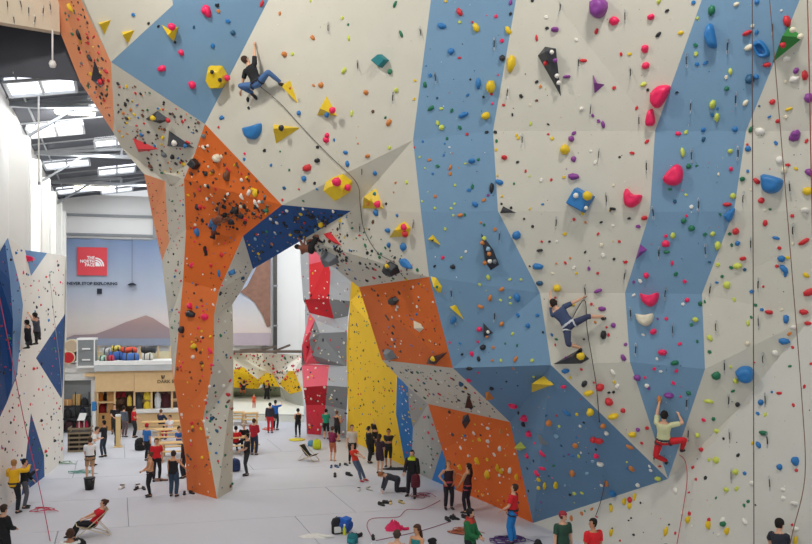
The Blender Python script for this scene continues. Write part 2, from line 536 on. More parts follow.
# the pale slab at the foot of the wall
panel(WALL, [base0, tip, s1, s2, s3, s4, s5, s6, S(900, 400), S(900, 686)], 'D3D1C7', 'pale slab at the foot of the wall')
# right-hand orange and its neighbours
panel(WALL, [o1, k3, k4, o2], ORANGE, 'orange panel right of the arch')
cb1 = (408, 387, 28.4); cb2 = (428, 404, 28.2)
panel(WALL, [o2, k4, oc, cb2, cb1], CREAM2, 'speckled cream band between the orange panels')
g1 = (442, 449, 29.0); g2 = (456, 490, GD(490)); g3 = (471, 496, GD(496))
panel(WALL, [cb2, oc, base0, g3, g2, g1], 'E46B1E', 'lower orange panel reaching the floor')
panel(WALL, [g1, g2, (432, 480, GD(480))], '2E7EC4', 'small bright blue foot panel')
panel(WALL, [cb1, cb2, g1, (432, 480, GD(480)), (420, 474, GD(474)), (407, 467, GD(467)), (412, 450, 32.2), (413, 428, 31.2), (409, 409, 29.8)], 'B3B2AC', 'grey panel left of the lower orange')
panel(WALL, [(397, 377, 29.4), cb1, (409, 409, 29.8), (413, 428, 31.2), (412, 450, 32.2), (407, 467, GD(467)), (405.5, 466.3, GD(466.3)), (396, 414, 31.8)], '2B78BE', 'bright blue vertical strip')
panel(WALL, [(351, 281, 36.5), (372, 281, 35), (396, 355, 31.5), (397, 377, 29.6), (396, 414, 31.8), (405.5, 466.3, GD(466.3)), (346.5, 438.5, GD(438.5)), (348, 409, 40.2), (346.5, 348, 38.6), (350, 301, 37.3)], 'F8CA20', 'tall yellow panel')

# pillar
f_b = (217, 499, GD(499)); l_b = (187.5, 490.5, GD(490.5)); r_b = (232, 489.5, GD(489.5)); bk_b = (205, 482, GD(482))
e = {  # right edge of the orange face, downwards
 'e0': n1, 'e1': (219, 290, 27.2), 'e2': (214, 315, 27.4), 'e3': (214, 355, 27.5), 'e4': (210, 380, 27.6), 'e5': (203, 420, 27.9), 'e6': f_b}
l = {'l0': (195, 153, 25.9), 'l1': (184, 179, 26.4), 'l2': (186, 230, 27.4), 'l3': (183, 281, 27.9), 'l4': (179, 326, 28.2), 'l5': (174, 380, 28.5), 'l6': (181, 418, 28.7), 'l7': (186, 459, 28.9), 'l8': l_b}
panel(PILLAR, [b1, a1, n1, l['l1'], l['l0']], ORANGE, 'upper orange face under the overhang')
panel(PILLAR, [l['l1'], n1, e['e1'], l['l3'], l['l2']], ORANGE, 'middle orange face of the pillar')
panel(PILLAR, [l['l3'], e['e1'], e['e2'], e['e3'], e['e4'], l['l5'], l['l4']], 'EC7A38')
panel(PILLAR, [l['l5'], e['e4'], e['e5'], e['e6'], l['l8'], l['l7'], l['l6']], 'EC7A38', 'lower orange face of the pillar')
q = {'q0': n2, 'q1': (241, 291, 28.3), 'q2': (232, 305, 28.6), 'q3': (233, 354, 28.8), 'q4': (233, 380, 28.9), 'q5': r_b}
panel(PILLAR, [n1, n2, q['q1'], q['q2'], e['e2'], e['e1']], CREAM2)
panel(PILLAR, [e['e2'], q['q2'], q['q3'], q['q4'], e['e4'], e['e3']], CREAM2)
panel(PILLAR, [e['e4'], q['q4'], r_b, f_b, e['e5']], CREAM2, 'cream right face of the pillar')
d1 = (121, 147, 26.8); d2 = (144, 174, 27.0); 
panel(PILLAR, [c1, b1, l['l0'], l['l1'], (165, 181, 27.2), d2, d1, (113, 132, 26.6), (114, 118, 26.0)], CREAM2, 'speckled cream face at the pillar top')
panel(PILLAR, [d2, (165, 181, 27.2), (167, 218, 28.0), (169, 242, 28.4), (162, 261, 28.9), (153, 220, 28.3)], 'F4A274', 'narrow salmon strip on the left of the pillar')
panel(PILLAR, [(165, 181, 27.2), l['l1'], l['l2'], l['l3'], (164, 280, 29.0), (162, 261, 28.9), (169, 242, 28.4), (167, 218, 28.0)], CREAM2)
panel(PILLAR, [(164, 280, 29.0), l['l3'], l['l4'], l['l5'], (172, 365, 29.4), (169, 323, 29.3)], CREAM2)
# back faces of the pillar
panel(PILLAR, [l['l5'], (172, 365, 29.4), (188, 380, 30.6), bk_b, l_b, l['l7'], l['l6']], 'EC7A38')
panel(PILLAR, [q['q2'], (225, 305, 30.5), bk_b, r_b, q['q4'], q['q3']], CREAM2)

# red and grey tower behind the arch
TOWER = thing('climbing_tower', G(326, 436), 'red, pink and grey faceted climbing tower behind the arch', 'climbing wall')
dt = GD(435)
RED, PINK, DRED, LG, DG = 'E22B33', 'F0697A', 'C01428', 'B4B8BC', '85898C'
panel(TOWER, [(300, 234, dt - .5), (301, 263, dt - .4), (303.5, 300, dt - .2), (309.5, 299, dt - .9), (309, 264.5, dt - 1.0), (308, 234, dt - 1)], LG)
panel(TOWER, [(308, 234, dt - 1), (309, 264.5, dt - 1), (327, 260, dt - 1.8), (326, 234, dt - 1.9)], PINK)
panel(TOWER, [(309, 264.5, dt - 1), (309.5, 299, dt - .9), (329, 299, dt - 1.4), (330.5, 272, dt - 1.7), (327, 260, dt - 1.8)], RED)
panel(TOWER, [(309.5, 299, dt - .9), (304.6, 300, dt - .3), (309.5, 313, dt), (334, 319, dt - .4), (329, 299, dt - 1.4)], 'D21F2C')
panel(TOWER, [(326, 234, dt - 1.9), (327, 260, dt - 1.8), (330.5, 272, dt - 1.7), (329, 284, dt - 1.5), (351, 281, dt - 3), (351, 234, dt - 3.4)], 'A9ADB1')
panel(TOWER, [(329, 284, dt - 1.5), (329, 299, dt - 1.4), (350, 301, dt - 2.6), (351, 281, dt - 3)], LG)
panel(TOWER, [(329, 299, dt - 1.4), (334, 319, dt - .4), (348, 316, dt - 1.6), (350, 301, dt - 2.6)], DG)
panel(TOWER, [(309.5, 313, dt), (334, 319, dt - .4), (348, 316, dt - 1.6), (347, 332, dt - 2.2), (320, 333, dt - 1.0), (315, 320, dt - .3)], LG)
panel(TOWER, [(309.5, 313, dt), (315, 320, dt - .3), (309, 340, dt - 1.2), (312, 355, dt - 1.0), (318, 364, dt - .4), (305, 364, dt - .5), (302, 346, dt - 1)], PINK)
panel(TOWER, [(315, 320, dt - .3), (320, 333, dt - 1.0), (347, 332, dt - 2.2), (346.5, 366, dt - 1.6), (329, 365, dt - .9), (318, 364, dt - .4), (312, 355, dt - 1.0), (309, 340, dt - 1.2)], DG)
panel(TOWER, [(305, 364, dt - .5), (302, 366, dt - .4), (303.4, 387, dt - 1.2), (327, 385.6, dt - 1.6), (329, 365, dt - .9)], PINK)
panel(TOWER, [(303.4, 387, dt - 1.2), (306, 405, dt - .6), (325.6, 405, dt - .8), (327, 385.6, dt - 1.6)], DRED)
panel(TOWER, [(306, 405, dt - .6), (307, 433.6, GD(433.6)), (320.6, 435, GD(435)), (325.6, 405, dt - .8)], 'E8384A')
panel(TOWER, [(329, 365, dt - .9), (346.5, 366, dt - 1.6), (347.7, 387, dt - 2.4), (327, 385.6, dt - 1.6)], LG)
panel(TOWER, [(327, 385.6, dt - 1.6), (347.7, 387, dt - 2.4), (346.5, 410, dt - 1.6), (325.6, 405, dt - .8)], DG)
panel(TOWER, [(325.6, 405, dt - .8), (346.5, 410, dt - 1.6), (346.5, 438.5, GD(438.5)), (320.6, 435, GD(435))], 'A0A4A7')
# hidden left return so the tower has depth
panel(TOWER, [(300, 234, dt - .5), (301, 263, dt - .4), (303.5, 300, dt - .2), (309.5, 313, dt), (302, 346, dt - 1), (302, 366, dt - .4), (303.4, 387, dt - 1.2), (306, 405, dt - .6), (307, 433.6, GD(433.6)), (309, 431, GD(431)), (308, 300, dt + 1.5), (305, 234, dt + 1.5)], LG)

# left wall: white and blue, seen almost edge-on
LEFT = thing('climbing_wall', G(40, 480), 'white and navy climbing wall along the left side of the hall', 'climbing wall')
def LW(x, y, off=0.0):
    a = G(63, 461); b = G(-4, 517.5)
    d = (b - a); n = Vector((d.y, -d.x, 0)).normalized()
    if n.x < 0: n = -n
    q = ray_plane(x, y, a + n * off, n)
    return (x, y, q.y)
WH, NV, LB = 'F3F1E9', '174A86', '6D96C4'
def gl(x):   # floor line of the left wall
    return 461 + (63 - x) * 0.845
panel(LEFT, [LW(66, 256), LW(47, 253), LW(31, 276), LW(36, 358), LW(65, 314)], WH, 'white upper face of the left wall')
panel(LEFT, [LW(31, 276), LW(25, 250), LW(8, 238), LW(20, 285), LW(23, 305), LW(36, 358)], WH)
panel(LEFT, [LW(23, 305), LW(20, 345), LW(17, 375), LW(31, 413), LW(36, 358)], WH)
panel(LEFT, [LW(17, 375), LW(7, 402), LW(-6, 430), LW(-6, 519), LW(21.5, gl(21.5)), LW(31, 413)], WH, 'white lower face of the left wall')
panel(LEFT, [LW(36, 358), LW(31, 413), LW(44, 455), LW(61, 398)], WH)
panel(LEFT, [LW(61, 398), LW(44, 455), LW(44.5, gl(44.5)), LW(63, 461), LW(62.5, 395)], WH)
panel(LEFT, [LW(47, 253), LW(31, 276), LW(25, 250)], LB, 'light blue triangle at the top')
panel(LEFT, [LW(65, 314), LW(36, 358), LW(61, 398), LW(62.5, 395)], NV, 'navy diamond facing the hall')
panel(LEFT, [LW(31, 413), LW(21.5, gl(21.5)), (28, 489, GD(489)), (38, 481.5, GD(481.5)), LW(44, 455)], NV, 'navy pyramid at the foot of the wall')
panel(LEFT, [LW(44, 455), (38, 481.5, GD(481.5)), LW(44.5, gl(44.5))], '245A9A')
panel(LEFT, [LW(5, 243), LW(8, 238), LW(20, 285), LW(23, 305), LW(20, 345), LW(17, 375), (12, 385, LW(12, 385)[2] - .5), (13, 320, LW(13, 320)[2] - 1.4), (10, 280, LW(10, 280)[2] - 1)], LB, 'light blue side facet')
panel(LEFT, [LW(-6, 262), LW(5, 243), (10, 280, LW(10, 280)[2] - 1), (13, 320, LW(13, 320)[2] - 1.4), (12, 385, LW(12, 385)[2] - .5), LW(17, 375), LW(7, 402), LW(-6, 430)], NV, 'navy vertical panel at the left edge')
panel(LEFT, [LW(66, 256), LW(65, 314), LW(62.5, 395), LW(63, 461), (63.6, 459.5, GD(459.5)), (63, 395, 35.3), (65.5, 314, 35.3), (66.5, 257, 35.3)], WH)

# beige headwall above, at the top left corner
HEAD = thing('climbing_headwall', P(30, 30, 26), 'beige headwall panel hanging at the top left corner', 'climbing wall')
panel(HEAD, [(-12, 20, 23.8), (60, 32, 25.3), (58, -40, 24.7), (-12, -40, 23.2)], 'E2D5BC', 'beige panel with hanging quickdraws', back=.3)

# low bouldering wall far behind the arch
BOUL = thing('bouldering_wall', G(268, 412), 'low speckled bouldering wall with yellow bulges at the back', 'bouldering wall')
db = 53.0
panel(BOUL, [(226, 351, db - 1), (262, 353, db), (270, 372, db + .2), (262, 380, db), (250, 372, db - .6), (243, 367, db - 1), (232, 370, db - 1.3), (226, 375, db - 1.4)], 'F0E9CF', 'cream bouldering face')
panel(BOUL, [(262, 353, db), (304, 355, db - 2), (304, 392, db - 2.4), (294, 371, db - 2.3), (289, 371, db - 2), (279, 384, db - .6), (270, 372, db + .2)], 'E6E0D2')
panel(BOUL, [(226, 375, db - 1.4), (232, 370, db - 1.3), (243, 367, db - 1), (252, 375, db - .6), (262, 383, db), (258, 389, db + .6), (226, 387, db - .6)], 'F8CC18', 'yellow bulge at the left')
panel(BOUL, [(258, 379, db - .4), (266, 373, db - .7), (272, 374, db - .6), (280, 387, db - .4), (268, 386, db), (258, 383, db - .1)], 'F8CC18', 'yellow bulge in the middle')
panel(BOUL, [(279, 384, db - .6), (289, 371, db - 2.2), (294, 371, db - 2.5), (302, 391, db - 2.5), (290, 394, db - 1.6), (285, 390, db - 1)], 'EFC018', 'yellow bulge at the right')
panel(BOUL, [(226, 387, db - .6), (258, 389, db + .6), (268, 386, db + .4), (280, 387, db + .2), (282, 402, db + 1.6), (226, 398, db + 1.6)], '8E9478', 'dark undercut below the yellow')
panel(BOUL, [(280, 387, db + .2), (285, 390, db - 1), (302, 391, db - 2.5), (304, 413, db - 2.6), (296, 409, db - 1.6), (286, 402, db - .4)], 'AEB0A8')
panel(BOUL, [(280, 387, db + .2), (286, 402, db - .4), (296, 409, db - 1.6), (300, 414, db - 2), (282, 413, db + .8)], 'D0D2C6')
box('top_ledge', (P(266, 351.5, db - 1) - BOUL.location), (5.6, .8, .16), mat('ledge_timber', '6A5C50', .8, var=.2), BOUL, rz=.0)
for (x0, y0, x1, y1) in ((262, 350, 276, 346), (276, 350.5, 290, 345), (240, 350, 262, 349)):
    tube('timber_offcut', [P(x0, y0, db - 1.2) - BOUL.location, P(x1, y1, db - 1.4) - BOUL.location], .1, MATS['ledge_timber'], BOUL, 4, False)

# ------------------------------------------------------------------ holds and volumes
HC = {'K': '23252A', 'R': 'D22A33', 'P': 'F5225F', 'B': '2A78B8', 'T': '1F5578', 'Y': 'E8C41E', 'L': 'CFD85A', 'W': 'EDE9DE', 'O': 'D0803C',
      'U': '8A3F93', 'G': '1F7550', 'C': 'E9DFC4', 'N': '6B4630', 'E': '6E7478', 'V': '2E8A3A', 'S': '8FB4CC', 'D': '2A2E37', 'Q': '1C7F86'}
CNAME = {'K': 'black', 'R': 'red', 'P': 'hot pink', 'B': 'blue', 'T': 'dark teal', 'Y': 'yellow', 'L': 'lime', 'W': 'white', 'O': 'orange', 'U': 'purple', 'G': 'green', 'C': 'cream', 'E': 'grey', 'V': 'green', 'Q': 'teal', 'D': 'charcoal'}
def hmat(c):
    return mat('resin_' + c, HC[c], rough=0.42, var=0.12, scale=9, bump=0.15, bscale=70)
HM = {}
def hold_mesh(variant, c):
    """a resin hold about 1 unit across: flat back on the wall, bulging front; 6 shapes"""
    k = (variant, c)
    if k in HM: return HM[k]
    bm = bmesh.new()
    rnd = random.Random(variant * 31 + 5)
    n = 7
    sx, sy, h = [(1, 1, .55), (1.25, .75, .5), (.8, 1.2, .5), (1.1, .9, .8), (1.3, .6, .42), (.9, 1.0, .65)][variant]
    jit = [1 + rnd.uniform(-.16, .16) for _ in range(n)]
    tilt = [.0, .1, .12, .05, 0, .18][variant]
    rings = []
    for (rr, z) in ((.5, 0), (.47, .22), (.3, .42)):
        rings.append([bm.verts.new((math.cos(2 * math.pi * i / n) * rr * jit[i] * sx, math.sin(2 * math.pi * i / n) * rr * jit[i] * sy + tilt * z * 1.5, z / .5 * h)) for i in range(n)])
    top = bm.verts.new((0, tilt, h))
    for a, b in zip(rings[:-1], rings[1:]):
        for i in range(n): bm.faces.new((a[i], a[(i + 1) % n], b[(i + 1) % n], b[i]))
    for i in range(n): bm.faces.new((rings[-1][i], rings[-1][(i + 1) % n], top))
    bm.normal_update()
    for f in bm.faces: f.smooth = True
    me = bpy.data.meshes.new('climbing_hold'); bm.to_mesh(me); bm.free()
    me.materials.append(hmat(c))
    HM[k] = me
    return me
def frame(nn, roll=0.0):
    z = nn.normalized()
    x = Vector((0, 0, 1)).cross(z)
    if x.length < 1e-3: x = Vector((1, 0, 0))
    x.normalize(); y = z.cross(x)
    M = Matrix((x, y, z)).transposed()
    return M @ Matrix.Rotation(roll, 3, 'Z')
def put_hold(parent, p, nn, w, h, c, roll=None, variant=None, name='climbing_hold', panel_=None):
    v = random.randrange(6) if variant is None else variant
    o = bpy.data.objects.new(name, hold_mesh(v, c))
    COL.objects.link(o); o.parent = panel_ or parent
    M = frame(nn, random.uniform(0, 6.28) if roll is None else roll)
    o.matrix_local = Matrix.Translation(p - parent.location - nn * .012) @ M.to_4x4() @ Matrix.Diagonal((w, h, (w + h) / 2, 1))
    return o
class Stuff:
    """very many tiny holds of one wall, joined into one part per colour family"""
    def __init__(s, wall): s.wall = wall; s.v = {}; s.f = {}
    def add(s, p, nn, r, c):
        v = s.v.setdefault(c, []); f = s.f.setdefault(c, [])
        M = frame(nn, random.uniform(0, 6.28))
        b = len(v); o = s.wall.location
        ax = random.uniform(.75, 1.3)
        for (rr, z) in ((1, -.05), (.65, .55)):
            for i in range(5):
                a = 2 * math.pi * i / 5
                v.append(tuple(p - o + M @ Vector((math.cos(a) * rr * r * ax, math.sin(a) * rr * r / ax, z * r))))
        for i in range(5):
            j = (i + 1) % 5
            f.append((b + i, b + j, b + 5 + j, b + 5 + i))
        f.append(tuple(b + 5 + i for i in range(5)))
    def done(s):
        cs = list(s.v)
        if not cs: return
        vs, fs, ms, me = [], [], [], bpy.data.meshes.new('small_holds')
        for k, c in enumerate(cs):
            b = len(vs); vs += s.v[c]; fs += [tuple(i + b for i in f) for f in s.f[c]]; ms += [k] * len(s.f[c])
            me.materials.append(hmat(c))
        me.from_pydata(vs, [], fs); me.polygons.foreach_set('material_index', ms); me.update()
        o = link('small_holds', me, s.wall)
        o['kind'] = 'stuff'; o['label'] = 'many tiny bolted holds of mixed colours'

# --- volumes and macros: outlines read off the photograph, set on the panel they are bolted to
def outline3(pts, ref=None):
    cx = sum(p[0] for p in pts) / len(pts); cy = sum(p[1] for p in pts) / len(pts)
    hit = find(*(ref or (cx, cy)))
    q, nn, w, col = hit
    return [ray_plane(x, y, q, nn) for x, y in pts], nn, ray_plane(cx, cy, q, nn)
def volume(name, pts, c, label, cat='climbing volume', h=.3, apex=None, top=None, group=None, ref=None, m=None, smooth=False):
    """pyramid (apex) or frustum (top = scale of the outer face)"""
    b, nn, ctr = outline3(pts, ref)
    bm = bmesh.new()
    vs = [bm.verts.new(p - ctr - nn * .02) for p in b]
    n = len(vs)
    if top is None:
        a = ctr if apex is None else ray_plane(apex[0], apex[1], ctr, nn)
        t = bm.verts.new(a - ctr + nn * h)
        for i in range(n): bm.faces.new((vs[i], vs[(i + 1) % n], t))
    else:
        ts = [bm.verts.new((p - ctr) * top + nn * h) for p in b]
        for i in range(n): bm.faces.new((vs[i], vs[(i + 1) % n], ts[(i + 1) % n], ts[i]))
        bm.faces.new(ts)
    bm.faces.new(vs[::-1])
    bmesh.ops.recalc_face_normals(bm, faces=bm.faces[:])
    if top is not None and not smooth:
        bmesh.ops.bevel(bm, geom=bm.edges[:], offset=.02, segments=1, affect='EDGES')
    o = bm_obj(name, bm, m or hmat(c))
    o.location = ctr
    tag(o, label, cat, group)
    o['_n'] = tuple(nn)
    return o
def on_vol(o, x, y, wpx, c, lift=.18, variant=0):
    nn = Vector(o['_n']); q = ray_plane(x, y, o.location + nn * lift, nn)
    w = wpx * q.y / F
    put_hold(o, q, nn, w, w, c, variant=variant)
def macro(pts, c, label, h=.22, n=6, name='macro_hold', ring=False):
    b, nn, ctr = outline3(pts)
    b = spline(b + [b[0]], n)[:-1]
    bm = bmesh.new()
    rings = []
    lv = ((1, -.02), (.97, .35), (.82, .8), (.5, 1), (0.2, .95)) if not ring else ((1, -.02), (.95, .6), (.8, 1), (.6, .9), (.5, .3))
    for sc, z in lv:
        rings.append([bm.verts.new((p - ctr) * sc + nn * h * z) for p in b])
    k = len(b)
    for a_, b_ in zip(rings[:-1], rings[1:]):
        for i in range(k): bm.faces.new((a_[i], a_[(i + 1) % k], b_[(i + 1) % k], b_[i]))
    bm.faces.new(rings[-1])
    bmesh.ops.recalc_face_normals(bm, faces=bm.faces[:])
    o = bm_obj(name, bm, hmat(c), smooth=True)
    o.location = ctr
    tag(o, label, 'climbing hold'); o['_n'] = tuple(nn)
    return o
def cp(ox, oy, s, pts): return [(ox + x / s, oy + y / s) for x, y in pts]
A_, B_, C_, D_ = (408, 0, 3.98), (408, 136, 3.98), (408, 272, 3.98), (408, 408, 3.98)
E_, F_, G_, H_ = (608, 0, 3.98), (608, 136, 3.98), (608, 272, 3.98), (608, 408, 3.98)
I_, J_ = (204, 0, 3.98), (204, 136, 3.98)
K_, L_ = (50, 0, 4.06), (100, 100, 4.06)
M_, N_, O_ = (130, 220, 4.06), (280, 230, 4.06), (280, 340, 4.06)

v = volume('climbing_volume', cp(*K_, [(194, 92), (250, 80), (222, 142)]), 'Y', 'yellow triangular volume, the upper of two on the top-left cream panel', h=.25, apex=(104, 23))
v = volume('climbing_volume', cp(*K_, [(292, 128), (346, 121), (316, 180)]), 'Y', 'yellow triangular volume, the lower of two on the top-left cream panel', h=.25, apex=(127, 34))
v = volume('climbing_volume', cp(*K_, [(450, 98), (490, 122), (524, 104), (503, 172)]), 'Y', 'notched yellow volume with a pink hold on the left blue panel', h=.3, apex=(172, 33)); on_vol(v, 171.8, 26.5, 7.5, 'P', .2)
v = volume('climbing_volume', cp(*K_, [(640, 275), (650, 266), (700, 266), (720, 300), (722, 330), (700, 358), (655, 360), (632, 320)]), 'Y', 'boxy yellow volume at the lower edge of the left blue panel', h=.42, top=.72)
on_vol(v, 220, 80, 4, 'K', .44); on_vol(v, 227, 78, 6, 'P', .3); on_vol(v, 212, 72, 4, 'K', .44)
v = volume('climbing_volume', cp(*I_, [(313, 335), (343, 318), (376, 416)]), 'Y', 'yellow triangular volume under the foot of the highest climber', h=.35, apex=(289, 88)); on_vol(v, 290, 88, 3, 'O', .33)
v = volume('climbing_volume', cp(*I_, [(448, 460), (488, 380), (532, 462)]), 'Y', 'yellow pyramid volume with pink and blue holds on the big cream panel', h=.38, apex=(327, 109))
on_vol(v, 332.5, 110, 7, 'P', .3); on_vol(v, 327, 115, 5.5, 'B', .25); on_vol(v, 322, 108, 4, 'K', .25)
v = volume('climbing_volume', cp(*L_, [(702, 98), (818, 112), (714, 180)]), 'Y', 'yellow wedge volume with a black hold beside the blue half-moon hold', h=.35, apex=(280, 129)); on_vol(v, 281.5, 128, 6, 'K', .34)
v = macro(cp(*L_, [(584, 112), (620, 104), (655, 95), (655, 130), (635, 158), (608, 158), (590, 140)]), 'B', 'blue half-moon hold near the top of the orange pillar face')
v = volume('climbing_volume', cp(*J_, [(480, 186), (510, 165), (552, 150), (592, 180), (584, 222), (545, 245)]), 'Y', 'large yellow boxy volume with pink spots above the arch', h=.55, top=.7)
on_vol(v, 336.5, 181.5, 9.5, 'P', .55); on_vol(v, 348, 187.5, 7, 'P', .45); on_vol(v, 342, 191, 3, 'K', .5)
v = volume('climbing_volume', cp(*J_, [(628, 290), (655, 225), (685, 206), (718, 292)]), 'Y', 'yellow trapezoid volume right of the arch crown', h=.4, apex=(373, 197))
on_vol(v, 377.5, 204, 7.5, 'P', .22); on_vol(v, 374.5, 194, 4, 'Q', .3); on_vol(v, 368, 204, 4, 'O', .2)
v = volume('climbing_volume', cp(*J_, [(735, 405), (775, 350), (800, 338), (826, 365), (816, 400)]), 'Y', 'yellow volume with two red-pink holds beside the blue strip', h=.35, apex=(402, 229))
on_vol(v, 404, 227, 7, 'P', .25); on_vol(v, 405, 234, 7, 'R', .2)
v = volume('climbing_volume', cp(*J_, [(472, 388), (502, 380), (552, 440), (520, 430)]), 'R', 'red triangular volume on the arch underside', h=.2, apex=(331, 237))
v = volume('climbing_volume', cp(*J_, [(715, 512), (740, 498), (770, 515), (782, 545), (745, 543)]), 'K', 'black and yellow lump on the speckled arch underside', h=.3, top=.6); on_vol(v, 387, 266, 5, 'Y', .25)
macro(cp(*N_, [(484, 122), (510, 116), (538, 150), (530, 158), (500, 148)]), 'B', 'flat blue oval hold above the right orange panel', h=.12)
v = volume('climbing_volume', cp(*I_, [(672, 242), (706, 214), (738, 240), (708, 272)]), 'Q', 'teal square volume high on the cream panel', h=.22, top=.85)
v = volume('climbing_volume', cp(*A_, [(514, 222), (545, 184), (590, 192), (612, 394)]), 'D', 'black dagger-shaped volume with pale holds at the top centre', h=.35, apex=(549, 53))
for x, y, c in ((571, 208, 'W'), (585, 240, 'U'), (547, 252, 'R'), (593, 302, 'W'), (600, 330, 'W')): on_vol(v, 408 + x / 3.98, y / 3.98, 4.5, c, .2)
v = macro(cp(*A_, [(730, 5), (765, -12), (795, 10), (790, 50), (762, 74), (732, 58)]), 'U', 'large purple faceted hold at the top centre', h=.35, n=2)
v = volume('climbing_volume', cp(*A_, [(734, 292), (755, 335), (786, 337), (742, 376)]), 'U', 'purple arrow-shaped volume right of the black dagger', h=.2, apex=(596, 83))
v = volume('climbing_volume', cp(*B_, [(632, 270), (672, 202), (746, 240), (704, 308)]), 'B', 'blue square volume with a yellow ball on the cream wall', h=.35, top=.86)
on_vol(v, 587.5, 195.5, 9.5, 'Y', .36); on_vol(v, 576, 195.5, 5.5, 'W', .36); on_vol(v, 586, 208, 4, 'W', .36)
v = volume('climbing_volume', cp(*B_, [(364, 308), (378, 278), (434, 306)]), 'D', 'small black triangular volume at the bend of the blue strip', h=.2, apex=(504, 210))
v = volume('climbing_volume', cp(*B_, [(76, 412), (98, 391), (134, 438)]), 'Y', 'small yellow triangular volume high on the long blue strip', h=.16, apex=(434, 239)); on_vol(v, 432.5, 240, 2.5, 'K', .12)
v = volume('climbing_volume', cp(*B_, [(290, 382), (340, 450), (366, 515), (330, 538), (305, 500)]), 'D', 'black spike volume covered in pale holds on the blue strip', h=.3, apex=(488, 256))
for x, y, c in ((303, 408, 'L'), (296, 425, 'O'), (318, 450, 'S'), (322, 470, 'O'), (325, 498, 'W'), (305, 505, 'O'), (345, 500, 'E')): on_vol(v, 408 + x / 3.98, 136 + y / 3.98, 4.5, c, .2)
v = volume('climbing_volume', cp(*C_, [(88, 15), (112, 20), (138, 60), (132, 84), (118, 86)]), 'Y', 'yellow leaf-shaped volume at the edge of the right orange panel', h=.2, apex=(436, 285)); on_vol(v, 437, 287, 3, 'G', .15)
v = volume('climbing_volume', cp(*C_, [(164, 138), (190, 129), (226, 194)]), 'Y', 'slim yellow triangular volume in the middle of the blue strip', h=.2, apex=(455, 308))
v = volume('climbing_volume', cp(*C_, [(298, 198), (342, 244), (300, 262)]), 'D', 'small black volume with a white hold on the blue strip', h=.16, apex=(486, 331)); on_vol(v, 488, 332, 3.5, 'W', .1); on_vol(v, 487, 337, 3, 'O', .1)
v = volume('climbing_volume', cp(*C_, [(490, 482), (520, 425), (542, 412), (578, 450)]), 'Y', 'yellow wedge volume on the deep blue panel', h=.3, apex=(541, 381))
v = volume('climbing_volume', cp(*C_, [(306, 478), (322, 474), (346, 506), (312, 514)]), 'O', 'small orange wedge volume on the deep blue panel', h=.2, apex=(488, 395))
v = volume('climbing_volume', cp(*C_, [(224, 541), (240, 478), (264, 545)]), 'K', 'black spike volume beside the cream band', h=.2, apex=(468, 403))
v = volume('climbing_volume', cp(*C_, [(574, 368), (682, 306), (724, 346), (690, 366)]), 'D', 'wide black volume under the climber in blue', h=.45, apex=(577, 356))
on_vol(v, 580.5, 356, 8, 'Y', .36); on_vol(v, 566, 358, 3.5, 'U', .2); on_vol(v, 571, 357, 3, 'R', .24)
v = volume('climbing_volume', cp(*C_, [(70, 366), (82, 338), (120, 330), (155, 320), (128, 350), (108, 372)]), 'K', 'black and yellow volume at the foot of the right orange panel', h=.28, apex=(436, 358)); on_vol(v, 433, 358.5, 6, 'Y', .2)
v = volume('climbing_volume', cp(*N_, [(540, 365), (572, 380), (586, 400), (566, 418)]), 'C', 'pale yellow cone volume on the right orange panel', h=.2, apex=(419, 326))
v = volume('climbing_volume', cp(*N_, [(425, 480), (455, 486), (478, 520), (445, 530)]), 'E', 'dark grey lump low on the right orange panel', h=.22, top=.55)
v = volume('climbing_volume', cp(*N_, [(446, 275), (470, 268), (485, 285), (468, 306), (450, 300)]), 'K', 'round black volume on the right orange panel', h=.15, top=.7)
v = volume('climbing_volume', cp(*O_, [(762, 212), (752, 268), (770, 280), (786, 270)]), 'K', 'black dart volume at the end of the cream band', h=.2, apex=(469, 403)) if False else None
v = volume('climbing_volume', cp(*D_, [(218, 30), (240, 20), (250, 52), (226, 88)]), 'D', 'dark dart-shaped volume on the lower orange panel', h=.2, apex=(466, 420))
v = volume('climbing_volume', cp(*D_, [(513, 104), (530, 112), (566, 150), (548, 148)]), 'E', 'slender grey volume on the deep blue panel', h=.15, apex=(542, 441))
v = volume('climbing_volume', cp(*D_, [(430, 146), (448, 133), (472, 160), (445, 172)]), 'L', 'yellow-green wedge volume at the edge of the lower orange panel', h=.25, apex=(521, 446))
v = volume('climbing_volume', cp(*E_, [(652, 254), (705, 170), (722, 102), (780, 150)]), 'V', 'large green wedge volume at the upper right', h=.4, apex=(786, 35))
for x, y, c in ((735, 118, 'C'), (766, 146, 'C'), (695, 180, 'R')): on_vol(v, 608 + x / 3.98, y / 3.98, 6, c, .3)
macro(cp(*E_, [(170, 370), (200, 342), (244, 340), (246, 365), (215, 420), (190, 430), (170, 405)]), 'P', 'biggest hot pink hold, on the cream panel left of the right blue strip', h=.3)
macro(cp(*E_, [(160, 440), (178, 434), (188, 480), (180, 500), (155, 500), (152, 480)]), 'P', 'upright pink hold just below the biggest pink hold', h=.22)
macro(cp(*E_, [(385, 125), (400, 95), (420, 105), (434, 180), (420, 192), (400, 185), (384, 150)]), 'B', 'long blue hold at the top of the right blue strip', h=.25)
macro(cp(*E_, [(575, 170), (610, 160), (642, 200), (640, 225), (605, 228), (585, 200)]), 'B', 'blue ring-shaped hold beside the green wedge', h=.16, ring=True)
macro(cp(*F_, [(62, 230), (75, 208), (100, 232), (136, 236), (125, 268), (95, 285), (68, 275)]), 'P', 'heart-like pink hold on the cream panel by the right blue strip', h=.26)
macro(cp(*F_, [(218, 170), (240, 140), (275, 112), (298, 135), (294, 180), (265, 198), (230, 190)]), 'P', 'rounded pink hold in the middle of the right blue strip', h=.28)
